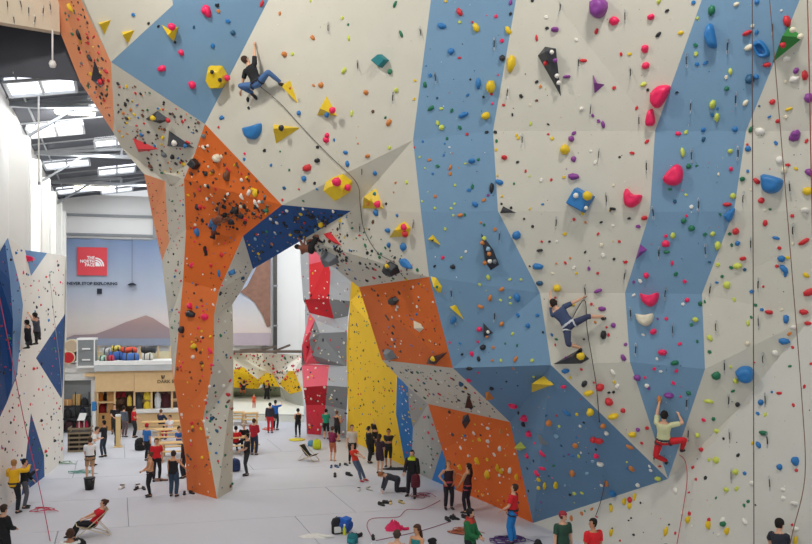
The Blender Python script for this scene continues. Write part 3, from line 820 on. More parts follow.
macro(cp(*F_, [(608, 160), (625, 152), (690, 170), (697, 190), (680, 220), (645, 230), (615, 212)]), 'B', 'large blue half-moon hold at the right of the wall', h=.3)
macro(cp(*F_, [(460, 315), (485, 292), (505, 288), (500, 320), (484, 342), (468, 330)]), 'B', 'blue cone hold on the right edge of the right blue strip', h=.22)
volume('climbing_volume', cp(*F_, [(108, 495), (128, 428), (158, 452)]), 'U', 'small purple triangular volume left of the right blue strip', h=.2, apex=(641, 251))
macro(cp(*G_, [(127, 84), (165, 92), (200, 82), (200, 110), (182, 134), (160, 136), (135, 115)]), 'P', 'pink half-moon hold on the lower right blue strip', h=.26)
macro(cp(*G_, [(110, 166), (145, 170), (180, 166), (178, 195), (160, 213), (140, 214), (118, 195)]), 'C', 'cream half-moon hold below the pink half-moon', h=.24)
macro(cp(*G_, [(506, 395), (530, 376), (565, 376), (582, 400), (575, 430), (548, 440), (520, 425)]), 'B', 'large blue rounded hold low on the right cream wall', h=.3)
# pillar volumes
v = volume('climbing_volume', cp(*L_, [(182, 78), (234, 42), (286, 80), (245, 98)]), 'D', 'black kite volume with yellow holds on the pillar top', h=.3, apex=(157, 117)); on_vol(v, 153, 118, 6, 'Y', .2); on_vol(v, 168, 120.5, 5, 'R', .15)
v = volume('climbing_volume', cp(*L_, [(128, 150), (245, 200), (155, 214)]), 'R', 'red triangular volume on the pillar top', h=.22, apex=(141, 146))
v = volume('climbing_volume', cp(*L_, [(278, 120), (390, 196), (272, 188)]), 'D', 'black triangular volume with a pale hold on the pillar top', h=.25, apex=(174, 143)); on_vol(v, 174, 143, 6, 'W', .2); on_vol(v, 185, 146, 4, 'B', .15)
v = volume('climbing_volume', cp(*L_, [(243, 266), (338, 318), (288, 345)]), 'E', 'grey triangular volume at the inner corner of the pillar', h=.25, apex=(171, 174), m=wallmat('paint_D0CCBD', 'D0CCBD'))
v = volume('climbing_volume', cp(*L_, [(362, 262), (385, 234), (410, 262), (392, 286)]), 'K', 'small black square volume on the pillar edge', h=.2, top=.8)
v = volume('climbing_volume', cp(*K_, [(180, 240), (205, 300), (222, 345), (205, 360), (192, 320)]), 'D', 'grey spike volume on the salmon side panel', h=.25, apex=(98, 78)); on_vol(v, 100.5, 82, 6, 'R', .1)
v = volume('climbing_volume', cp(*M_, [(395, 210), (425, 195), (432, 220), (400, 230)]), 'B', 'flat blue volume on the inner side of the pillar', h=.12, apex=(232, 272))
v = volume('climbing_volume', cp(*J_, [(470, 450), (530, 478), (540, 505), (500, 515), (480, 480)]), 'E', 'grey volume hanging on the arch edge behind the hanging climber', h=.3, top=.6, ref=(330, 258))
# left wall
v = volume('climbing_volume', [(25.5, 255), (29.5, 257), (30.5, 261), (27, 262)], 'P', 'pink volume at the top of the left white wall', h=.2, top=.6)

# --- holds read off the photograph, crop by crop: (x, y, size, colour[, h])
HOLDS = {
A_: "205,50,32,R 205,88,14,L 135,105,34,B 272,108,34,Y 255,88,12,R 172,205,30,B 350,65,18,P 408,10,22,U 408,55,16,K 400,122,30,Y 374,162,20,P 205,230,14,R 375,232,32,K 412,255,36,Y,70 330,345,38,Y,60 280,332,36,B 248,316,10,K 88,300,18,B 68,338,22,G 28,320,14,Y 24,395,14,Y 116,390,12,T 237,378,14,B 300,386,14,K 332,375,14,R 336,412,12,P 92,430,24,G 132,432,16,L 174,440,18,G 220,458,36,B 310,460,38,Y 118,490,22,L 134,508,24,L 206,508,20,G 235,534,16,R 313,526,18,K 150,5,14,Y 72,262,8,B 358,298,10,P 550,68,18,W 586,118,42,U,24 553,112,16,K 512,152,22,R 750,126,22,R 698,241,26,R 670,158,16,W 808,85,20,R 632,305,34,U,16 512,326,16,K 527,345,16,O 450,383,20,K 512,400,14,N 380,418,14,R 415,456,12,K 486,418,12,C 690,434,22,W 488,492,16,L 558,495,12,K 347,526,18,K 432,538,14,Y 558,534,12,R 660,530,22,U 735,460,16,U 758,482,18,U 776,495,26,U 495,2,16,K",
B_: "25,45,10,R 46,84,12,L 85,95,16,O 58,22,12,B 68,128,10,L 142,76,12,B 146,30,10,B 155,10,14,G 165,45,10,W 118,120,18,G 98,150,12,B 168,125,22,O 168,150,18,O 255,100,38,B,22 280,94,16,G 228,110,12,L 187,196,14,L 256,202,20,G 242,216,18,B 108,240,18,O 56,260,12,L 107,287,14,L 185,270,14,L 172,288,14,L 268,272,28,B 302,255,18,O 334,208,20,K,44 318,236,14,U 207,314,22,O 226,314,14,G 180,316,12,L 290,345,12,O 303,354,14,G 346,372,18,O 148,370,14,L 138,484,18,P 212,484,12,L 178,520,24,K 106,518,14,K 230,460,14,W 365,184,32,B 350,54,14,Y 352,20,16,G 384,86,32,R,22 436,104,16,K 438,8,16,Y 468,140,14,R 484,160,12,L 422,190,12,G 356,158,12,Y 574,10,18,Y 624,55,42,Y 650,12,26,U 660,92,24,U 620,164,16,Y 660,162,50,U,28 570,174,14,R 530,175,20,W 536,272,12,B 485,290,12,Y 374,240,12,Y 372,270,12,K 462,330,12,K 496,360,14,K 432,395,38,B 524,455,30,K,14 532,420,12,R 563,420,12,K 592,420,12,W 515,520,38,B 484,518,10,K 624,390,18,Y 660,332,16,R 706,344,14,O 695,308,20,Y 769,343,14,K 806,295,14,N 756,390,14,R 705,462,12,K 645,486,12,O 626,505,14,R 590,508,10,O 660,524,16,W 720,528,18,U 776,474,20,W 770,434,18,C 745,105,20,W 728,60,14,W 410,286,14,K",
C_: "285,50,14,L 320,20,20,L 373,68,22,O 327,105,24,O 290,138,22,O 368,112,14,L 433,103,34,B 406,102,12,L 408,125,12,L 437,172,20,B 515,172,18,B 373,206,22,O 181,190,30,B 478,214,24,B 416,246,16,L 284,228,26,P 300,300,28,K 278,278,14,P 255,326,22,P 340,300,16,O 387,285,12,G 435,292,14,G 215,328,14,K 282,345,20,K 207,284,12,B 166,280,12,P 428,348,24,O 370,352,14,L 494,352,18,L 335,352,14,O 537,240,12,K 246,384,28,K 242,430,24,P 212,442,26,T 334,462,22,K 417,530,34,P 392,436,12,K 420,384,14,O 500,417,14,L 620,456,22,P 436,452,10,K 372,465,10,U 280,400,12,P 220,475,18,K 525,45,38,T,24 593,65,38,Y 586,102,12,R 590,268,14,G 586,290,12,R 572,250,14,B 628,395,30,B 645,420,14,Y 700,445,28,K 720,482,44,Y,24 764,458,36,R 800,515,38,R 756,75,38,U,18 730,128,14,R 773,148,28,U 655,130,20,Y 778,250,26,K,44 690,388,14,R 740,440,12,R 745,200,14,O 575,5,14,C 670,5,14,Y 755,5,14,R 700,268,12,K 790,220,12,R 450,30,12,L 405,30,14,L",
D_: "65,36,16,P 82,98,16,R 40,75,10,L 60,120,10,G 263,100,20,W 318,80,20,W 372,92,22,O 320,132,22,W 285,126,20,Y 178,105,18,K 165,15,18,K 210,158,16,W 344,185,18,W 367,162,24,W 316,205,18,Y 278,210,18,Y,36 210,236,14,Y,30 358,238,14,Y,34 374,250,14,Y,30 406,248,28,W 318,265,26,Y,40 435,275,14,Y,34 425,183,14,W 364,268,16,W 190,182,12,R 240,190,14,W 186,225,12,K 227,110,16,B 467,40,34,P 462,65,24,K 485,102,28,P 475,190,24,P 535,182,28,P 500,210,12,K 562,58,28,O 602,73,16,L 667,150,28,O 590,112,22,S 633,20,32,B 727,15,36,Y 672,25,18,Y 740,125,28,R 762,132,36,R 655,260,24,O,36 535,240,26,P 515,260,30,P 520,285,12,Y,34 520,318,14,Y,28 545,310,14,Y,40 590,305,16,Y,40 655,190,16,B 680,192,16,L 670,118,12,B 685,72,14,W 750,190,22,P 767,222,38,W,24 735,212,18,S 790,300,26,O 770,308,16,W 692,338,16,L 662,340,18,L 645,345,14,K 712,260,18,S 580,230,16,G 688,178,12,W 625,308,14,S 778,70,28,O 790,100,24,W 700,58,12,K 748,165,14,K 620,192,10,T 640,185,12,U 732,402,18,O 692,420,20,O 650,440,22,O 704,410,10,G 752,434,10,R 808,390,16,Y 475,240,12,K 480,330,12,K 530,375,12,U 560,270,12,T 610,150,12,T 505,140,12,P 550,30,14,T 590,30,12,R 440,20,16,K",
E_: "25,82,38,P 203,5,22,L 235,43,18,K 172,68,38,P,26 202,138,24,K 290,132,20,Y 148,195,38,P 150,262,36,P 86,215,18,Y 52,216,18,R 24,350,18,R 140,335,24,L 158,358,16,K 114,430,16,R 340,10,20,B 356,72,14,L 413,42,30,G,42 510,18,24,C 592,8,20,B 690,42,12,W 714,85,30,R,50 553,132,40,R,22 592,128,18,B 575,103,18,C 560,188,34,C 632,258,34,R,24 350,215,20,L 354,255,18,B 388,250,20,B 486,286,24,L 470,308,18,C 564,314,46,T 592,306,24,B 472,352,24,G 416,415,26,L,42 434,468,24,L,40 415,458,18,B 436,432,14,B 545,410,26,C 274,368,14,K 380,517,22,B 505,515,24,B 310,526,20,L 278,532,24,P 348,180,20,G 748,282,28,U 740,316,38,W 785,298,36,R 800,390,42,U 712,232,30,W 655,406,26,R 720,434,24,Y 708,465,16,C 676,482,22,R 642,465,14,B 602,422,10,T 570,515,24,G 606,525,36,W 745,535,42,U 706,326,14,C",
F_: "155,22,20,R 96,68,18,R 46,84,12,K 20,290,34,K,14 84,328,14,K 146,326,34,R,22 120,360,20,U 45,420,14,R 24,490,14,K 70,502,18,R 20,356,14,W 22,196,14,C 298,66,18,L,42 380,12,22,T 320,120,22,G 352,118,12,G 440,152,14,C 487,60,24,L 490,132,20,P 246,212,16,G 266,260,18,T 310,234,14,L 498,238,26,L 475,273,38,R,18 332,282,20,W 302,338,24,G 312,318,14,P 333,368,28,G 446,312,14,G 258,396,20,L,30 230,398,16,P 385,392,18,G 416,390,22,L 230,430,34,P 437,437,26,L,38 232,462,20,G 202,465,12,G 255,506,18,P 404,502,14,T 535,172,26,G 558,50,26,B 555,35,14,R 556,140,16,B 593,180,28,R 610,256,32,R 668,28,20,B 742,8,52,U,32 715,115,20,R 684,95,32,W 700,138,30,C 748,130,18,Y 800,145,36,U 797,220,46,Y,34 785,296,40,W,26 780,420,38,R 733,318,22,R,14 668,406,24,B 682,446,18,R 627,346,24,R 508,380,30,R 484,390,16,G 516,428,24,B 492,434,16,G 538,488,34,R,20 516,518,38,L,26 490,524,18,G 544,532,16,T 437,512,20,L 690,488,32,B 714,484,18,Y 672,518,18,R 700,530,38,B 790,20,18,R 645,292,12,G 625,295,12,C 735,428,14,C 568,215,12,C",
G_: "152,14,26,P 270,8,20,G 305,38,18,P 128,36,18,W 102,40,14,U 102,92,16,W 315,112,20,P 298,128,16,W 368,126,22,G 348,190,26,L 332,210,18,G 232,186,18,P 198,186,12,U 180,238,30,P 140,250,14,W 216,320,38,P,30 355,276,14,G 286,286,18,P 265,362,36,G,24 195,346,14,W 184,386,16,P 210,396,14,W 116,420,32,U 147,420,14,P 272,394,22,P,12 260,442,18,P 155,452,22,W 162,462,18,U 242,490,42,U,28 320,482,22,G 288,496,12,P 205,510,20,O,40 22,212,22,U 2,250,16,R 70,288,18,U 62,342,28,U 20,400,24,W 24,438,16,Y 38,456,22,W 22,478,14,K 4,480,14,K 10,520,26,R 474,52,32,L 502,110,18,L 433,42,14,B 454,18,16,G 557,204,22,L 587,132,18,G 612,150,18,B 640,160,34,R,22 570,180,14,G 572,78,20,B 690,150,16,C 708,186,32,B 740,220,32,W,20 722,246,20,O 702,276,46,B,28 780,160,38,R,24 797,205,34,R,18 800,80,42,R 705,5,26,B 788,14,24,Y 735,300,16,R 666,322,26,W 556,286,24,C 404,262,26,L 404,318,18,G 430,412,38,G 508,434,28,L 497,474,16,G 400,515,32,L 488,378,14,L 516,528,20,K 582,360,10,R 724,375,16,G 682,482,22,R 652,478,12,B 610,520,26,B 738,530,18,R 782,456,18,R 808,365,14,R 385,118,14,G 618,58,12,R",
H_: "20,32,48,Y,28 98,106,42,Y,28 118,86,22,U 60,10,22,R 155,80,18,R 134,140,16,R 88,155,28,O 95,240,26,O 118,306,20,W 170,248,16,W 206,232,14,R 200,282,26,L 20,340,36,B 75,240,12,B 75,215,12,L 165,232,14,W 380,48,20,P 420,44,20,G 434,92,24,L 460,122,14,K 355,108,24,L 372,165,20,R 402,206,20,L 430,208,30,L 518,188,18,K 338,236,18,R 388,278,18,K 350,284,14,R 510,255,26,L 544,260,20,B 573,300,26,W 512,322,22,L 472,325,22,L 268,328,24,W 322,336,12,R 430,358,12,G 558,372,18,G 542,388,18,G 587,386,10,K 698,325,20,W 698,358,22,W 742,380,36,W,20 685,235,26,B 748,212,30,B,44 750,248,18,R 620,100,38,G,24 600,145,28,B 575,140,16,Y 626,26,20,L 596,22,20,B 545,452,28,W 456,450,32,W 460,462,26,G 402,445,20,R 402,466,18,Y,40 475,490,18,Y,36 320,445,18,Y,36 324,420,18,R 232,492,18,Y,40 243,464,10,K 268,498,14,R 296,418,18,W 334,470,14,W 440,505,14,W 733,465,14,R 746,482,34,W,20 716,505,18,W 748,528,16,Y,40 15,402,16,Y,32 15,497,16,Y,36 10,385,14,G 88,365,26,R 88,390,14,Y,30 68,372,14,Y,34 108,355,14,Y,36 130,378,12,K 92,438,10,K 82,448,10,K 102,505,14,K 48,528,12,R 17,480,10,K",
I_: "12,42,42,P 52,22,18,K 58,44,16,O 95,84,20,B 115,130,22,T 35,182,20,B 230,14,24,R 302,54,18,O 432,150,24,O 322,216,28,O 352,215,18,L 550,72,18,L 574,98,14,G 576,152,20,L 558,280,24,L 760,18,24,G 784,135,26,G 740,285,28,G 436,340,16,O 465,338,26,O 646,368,26,O 672,444,18,N 722,468,14,G 734,488,28,O 766,360,22,L 588,452,22,L 490,538,24,P 378,450,24,B 175,396,20,K 178,430,16,K 205,388,22,K 70,468,22,B 58,506,12,R 424,3,14,L",
J_: "162,70,14,P 160,92,16,B 240,58,16,K 267,116,14,B 303,62,10,G 340,135,12,G 412,126,40,R 398,170,26,B 440,188,16,K 319,208,16,B 378,212,10,R 312,255,12,R 452,44,18,K 452,98,34,K,20 488,15,32,P 518,16,14,B 564,67,20,B 572,110,24,B 652,80,30,O,16 613,30,10,O 738,46,20,L 395,258,12,G 450,212,12,B 394,290,14,W 514,300,16,W 680,148,20,B 763,186,14,O 755,224,10,O 806,184,20,L 725,270,14,K 686,305,28,B 769,316,16,B 673,342,18,N 733,376,34,B,22 736,434,22,B 795,442,34,B 705,468,14,G 265,330,16,W 290,345,18,W 320,310,14,K 465,350,30,Y 430,325,30,K,14 372,380,34,K,18 400,345,14,R 250,380,16,G 270,430,16,O 200,215,30,Y 150,240,22,W 95,155,24,N,44 55,85,34,C 205,265,22,W 250,295,22,G 130,290,30,K 150,320,28,K 110,340,30,K 85,240,14,K 60,350,18,E",
K_: "632,45,40,P 533,214,28,P 455,277,36,P 577,345,34,P 338,60,18,B 400,95,14,K 440,107,14,K 508,172,14,K 584,110,14,T 660,188,18,T 722,87,18,B 742,133,20,T 680,22,18,K 683,46,18,O 697,480,22,B 685,517,10,R 155,175,20,R 120,140,14,K,44 165,235,14,K,36 230,290,22,R 85,30,16,Y,40 165,300,18,Y",
L_: "495,72,22,B 588,218,14,P 586,240,16,B 669,205,16,K 695,265,14,B 768,285,10,G 748,357,18,T 741,405,12,R 430,300,22,K 460,290,20,N 478,235,40,C 518,310,26,N,48 630,378,32,Y 575,395,22,W 605,375,24,W 575,325,18,W 675,445,22,G 440,350,18,K 470,360,16,R 395,435,24,K 545,450,26,K 560,470,24,K 520,480,24,N 590,485,20,R 640,430,14,W 648,412,16,W 335,345,16,O 340,260,22,Y 205,268,22,N 262,222,26,E 295,230,18,K,26 222,185,14,B",
M_: "275,50,26,B,40 310,125,14,K,46 340,58,14,K,44 372,140,22,R 362,218,26,B 250,185,24,P 330,185,16,R 245,348,26,P 245,382,42,K 305,395,34,P 212,445,26,K,36 258,512,28,Y 325,530,26,P 458,234,20,T 365,298,18,K 345,283,14,W 338,345,14,W 278,440,14,P 290,475,12,W 268,262,14,N 290,325,14,N 200,375,14,P 187,205,14,P 183,230,14,B 172,435,16,G 208,245,12,R",
}
allh = []
for (ox, oy, s), txt in HOLDS.items():
    for tok in txt.split():
        t = tok.split(',')
        x, y = ox + float(t[0]) / s, oy + float(t[1]) / s
        w = float(t[2]) / s; h = float(t[4]) / s if len(t) > 4 else w * random.uniform(.85, 1.1)
        allh.append((w * h, x, y, w, h, t[3], len(t) > 4))
STUFF = {w.name: Stuff(w) for w in (WALL, PILLAR, TOWER, LEFT, BOUL, HEAD)}
allh.sort(key=lambda t: -t[0])
cnt = {}
for (ar, x, y, w, h, c, el) in allh:
    hit = find(x, y)
    if not hit: continue
    q, nn, wall, col = hit
    sc = q.y / F
    cnt[wall.name] = cnt.get(wall.name, 0) + 1
    if cnt[wall.name] > 290:
        STUFF[wall.name].add(q, nn, (w + h) / 4 * sc, c)
    else:
        # foreshortening of the panel is undone so that the hold keeps its seen width
        put_hold(wall, q, nn, w * sc * .92, h * sc * .95, c, roll=random.uniform(-.25, .25) if el else None, variant=random.choice((0, 3, 5)) if el else None, panel_=HIT[0])
# --- random tiny holds
def scatter(poly, n, cols, r0, r1, wall=None, parts=0):
    xs = [p[0] for p in poly]; ys = [p[1] for p in poly]
    k = 0; tries = 0; made = 0
    while k < n and tries < n * 12:
        tries += 1
        x = random.uniform(min(xs), max(xs)); y = random.uniform(min(ys), max(ys))
        ins = False; j = len(poly) - 1
        for i in range(len(poly)):
            if (poly[i][1] > y) != (poly[j][1] > y) and x < (poly[j][0] - poly[i][0]) * (y - poly[i][1]) / (poly[j][1] - poly[i][1]) + poly[i][0]: ins = not ins
            j = i
        if not ins: continue
        hit = find(x, y, wall)
        if not hit: continue
        q, nn, w, col = hit
        k += 1
        r = (r0 + (r1 - r0) * random.random() ** 1.6) * q.y / F
        c = random.choice(cols)
        if made < parts and cnt.get(w.name, 0) < 290:
            made += 1; cnt[w.name] = cnt.get(w.name, 0) + 1
            put_hold(w, q, nn, r * 2.2, r * 2.2, c, panel_=HIT[0])
        else:
            STUFF[w.name].add(q, nn, r, c)
SPK = 'KKKKRNNBGYRO'
EXTRA = True
scatter([(116, 72), (200, 122), (184, 176), (150, 172), (118, 132)], 150, SPK, .8, 2.1, PILLAR, 40)
scatter([(62, 2), (80, 2), (108, 60), (112, 125), (82, 80)], 100, 'KKKKRRNYEG', .7, 2.2, WALL, 0)
scatter([(205, 128), (280, 205), (246, 234), (188, 232), (186, 180)], 150, 'KKKKNNRWYEC', .6, 2.4, PILLAR, 45)
scatter([(186, 232), (242, 238), (216, 312), (180, 330)], 55, 'KRNPWBOK', .6, 1.7, PILLAR, 20)
scatter([(180, 330), (212, 316), (212, 380), (216, 495), (190, 488), (176, 380)], 85, 'KRNPWWOYK', .7, 2.0, PILLAR, 35)
scatter([(146, 178), (164, 190), (168, 240), (162, 258)], 30, 'KRNPG', .5, 1.0, PILLAR)
scatter([(166, 182), (184, 182), (182, 300), (176, 376), (168, 300)], 65, 'KRNPGB', .6, 1.4, PILLAR)
scatter([(244, 240), (252, 268), (234, 304), (216, 312), (222, 285)], 22, 'KGBTN', .6, 1.2, PILLAR)
scatter([(214, 318), (232, 308), (232, 486), (218, 496), (205, 420)], 70, 'KGBTNRWG', .7, 2.0, PILLAR, 25)
scatter([(246, 238), (284, 207), (348, 212), (303, 238), (254, 266)], 90, 'KKKKWRNYES', .6, 2.4, WALL, 15)
scatter([(306, 240), (351, 213), (427, 277), (360, 285), (326, 260)], 150, 'KKKKKNGRYTB', .6, 2.3, WALL, 20)
scatter([(362, 290), (428, 280), (450, 366), (386, 358)], 110, 'KKKKNNRWWYB', .5, 2.1, WALL, 15)
scatter([(386, 363), (452, 370), (505, 420), (430, 403), (410, 387)], 110, 'KKKKNRYWTG', .6, 2.2, WALL, 15)
scatter([(430, 408), (508, 424), (530, 515), (470, 494), (444, 450)], 80, 'WWWWYYORKB', .6, 1.6, WALL)
scatter([(410, 392), (428, 408), (442, 448), (430, 476), (410, 466)], 34, 'PWYKGR', .8, 1.8, WALL)
scatter([(398, 380), (408, 390), (412, 448), (406, 464)], 28, 'WWYSR', .8, 1.6, WALL)
scatter([(352, 284), (360, 290), (396, 376), (404, 463), (348, 436), (348, 350)], 150, 'KKKKNRBGE', .7, 1.4, WALL)
scatter([(454, 370), (550, 367), (664, 478), (536, 520), (512, 424)], 60, 'WKLPSTOR', .4, .9, WALL)
scatter([(434, 2), (514, 2), (494, 131), (498, 211), (548, 364), (455, 366), (430, 277), (416, 140)], 55, 'LKTOPWG', .4, .8, WALL)
scatter([(518, 2), (698, 2), (655, 130), (650, 212), (628, 292), (630, 360), (664, 470), (552, 364), (498, 211), (496, 131)], 55, 'KRYWNUC', .35, .8, WALL)
scatter([(704, 2), (798, 2), (746, 131), (734, 211), (704, 294), (704, 369), (668, 474), (630, 362), (626, 293), (655, 131)], 45, 'LTPWG', .4, .8, WALL)
scatter([(810, 2), (811, 544), (590, 543), (670, 480), (704, 369), (704, 294), (746, 131)], 70, 'KRYWGBC', .4, .8, WALL)
scatter([(270, 2), (430, 2), (412, 140), (284, 203), (206, 124)], 34, 'LGOWC', .3, .7, WALL)
scatter([(302, 256), (348, 284), (346, 436), (308, 432), (303, 366)], 150, 'WWWWKRYPC', .7, 1.4, TOWER, 60)
scatter([(-2, 245), (64, 258), (62, 460), (0, 512)], 260, 'KKKKRRPGB', .6, 1.6, LEFT, 120)
scatter([(228, 353), (303, 356), (300, 392), (230, 388)], 190, 'KKRRPGNO', .6, 1.4, BOUL, 60)
scatter([(295, 216), (340, 213), (322, 230), (300, 238)], 30, 'KKKKNE', 1.0, 2.6, WALL, 8)
scatter([(305, 242), (330, 230), (348, 262), (330, 262)], 45, 'KKKENK', .8, 2.4, WALL, 8)
scatter([(222, 196), (272, 205), (246, 231), (224, 226)], 50, 'KKKNK', .8, 2.5, PILLAR, 12)
# quickdraws clipped along the routes
M_sling = mat('sling_web', '2A2B2E', .8); M_alu = mat('carabiner', 'B9BCC0', .35, .7)
QD = {E_: [(70, 65), (90, 288), (125, 480), (315, 240), (478, 185), (330, 425), (510, 395), (655, 110)], F_: [(155, 122), (335, 80), (517, 70), (180, 305), (360, 275), (205, 465), (390, 455), (540, 250), (570, 430), (725, 205), (738, 375)],
      G_: [(68, 15), (408, 70), (432, 220), (230, 85), (258, 230), (110, 310), (90, 165), (600, 50), (600, 200), (618, 345), (463, 375), (480, 510), (630, 510), (315, 520)], H_: [(488, 112), (638, 130), (495, 270), (648, 300), (320, 100), (185, 190)],
      A_: [(607, 30), (682, 250), (398, 370), (728, 440), (345, 175), (110, 310), (52, 130)], B_: [(590, 345), (760, 75), (455, 15), (790, 250), (25, 355), (365, 400)], C_: [(705, 75), (175, 85), (345, 175)], I_: [(498, 112), (615, 262), (755, 390)],
      J_: [(545, 360), (630, 140), (625, 370)]}
qd_me = None
for (ox, oy, s), L in QD.items():
    for (x, y) in L:
        hit = find(ox + x / s, oy + y / s)
        if not hit: continue
        q, nn, wall, col = hit
        if qd_me is None:
            bm = bmesh.new()
            tube_bm(bm, [(0, 0, .09), (0.012, 0, .06), (0.012, 0, -.06), (0, 0, -.09)], .014, 4)
            n0 = len(bm.faces)
            for zc in (.13, -.13):
                tube_bm(bm, [(math.sin(a) * .022, 0, zc + math.cos(a) * .045) for a in [k * math.pi / 4 for k in range(9)]], .007, 4, cap=False)
            bm.faces.ensure_lookup_table()
            for i, f in enumerate(bm.faces): f.material_index = 0 if i < n0 else 1
            qd_me = bpy.data.meshes.new('quickdraw'); bm.to_mesh(qd_me); bm.free()
            qd_me.materials.append(M_sling); qd_me.materials.append(M_alu)
        o = bpy.data.objects.new('quickdraw', qd_me); COL.objects.link(o); o.parent = HIT[0]
        o.location = q + nn * .05 - wall.location; o.rotation_euler = (random.uniform(-.1, .1), random.uniform(-.15, .15), random.uniform(0, 3))
for i in range(7):
    hit = find(6 + i * 7.5 + random.uniform(-2, 2), random.uniform(3, 20))
    if hit:
        o = bpy.data.objects.new('quickdraw', qd_me); COL.objects.link(o); o.parent = HIT[0]
        o.location = hit[0] + hit[1] * .05 - hit[2].location; o.rotation_euler = (0, random.uniform(-.2, .2), 1)
for s_ in STUFF.values(): s_.done()

# ------------------------------------------------------------------ people
PEOPLE = []
SKIN = {'l': 'E0AC8C', 'm': 'C68C68', 'd': '7A4630', 't': 'D9A078'}
def ik(a, c, l1, l2, pole):
    d = c - a
    L = d.length
    if L > (l1 + l2) * .998:
        c = a + d * ((l1 + l2) * .998 / L); d = c - a; L = d.length
    x = (l1 * l1 - l2 * l2 + L * L) / (2 * L)
    h = math.sqrt(max(0, l1 * l1 - x * x))
    u = d / L
    p = pole - u * pole.dot(u)
    if p.length < 1e-4: p = u.orthogonal()
    return a + u * x + p.normalized() * h, c
def ring_loft(bm, rings):
    """rings: (centre, ax1, ax2) half-axes vectors"""
    n = 12
    rs = [[bm.verts.new(c + a * math.cos(2 * math.pi * k / n) + b * math.sin(2 * math.pi * k / n)) for k in range(n)] for c, a, b in rings]
    for a, b in zip(rs[:-1], rs[1:]):
        for k in range(n): bm.faces.new((a[k], a[(k + 1) % n], b[(k + 1) % n], b[k]))
    bm.faces.new(rs[0][::-1]); bm.faces.new(rs[-1])
def cap_tube(bm, a, b, ra, rb, mid=None):
    d = (b - a).normalized()
    pts = [a - d * ra * .7, a, (a + b) / 2, b, b + d * rb * .7]
    tube_bm(bm, pts, [ra * .55, ra, mid or (ra + rb) / 2, rb, rb * .55], 10)
class Person:
    pass
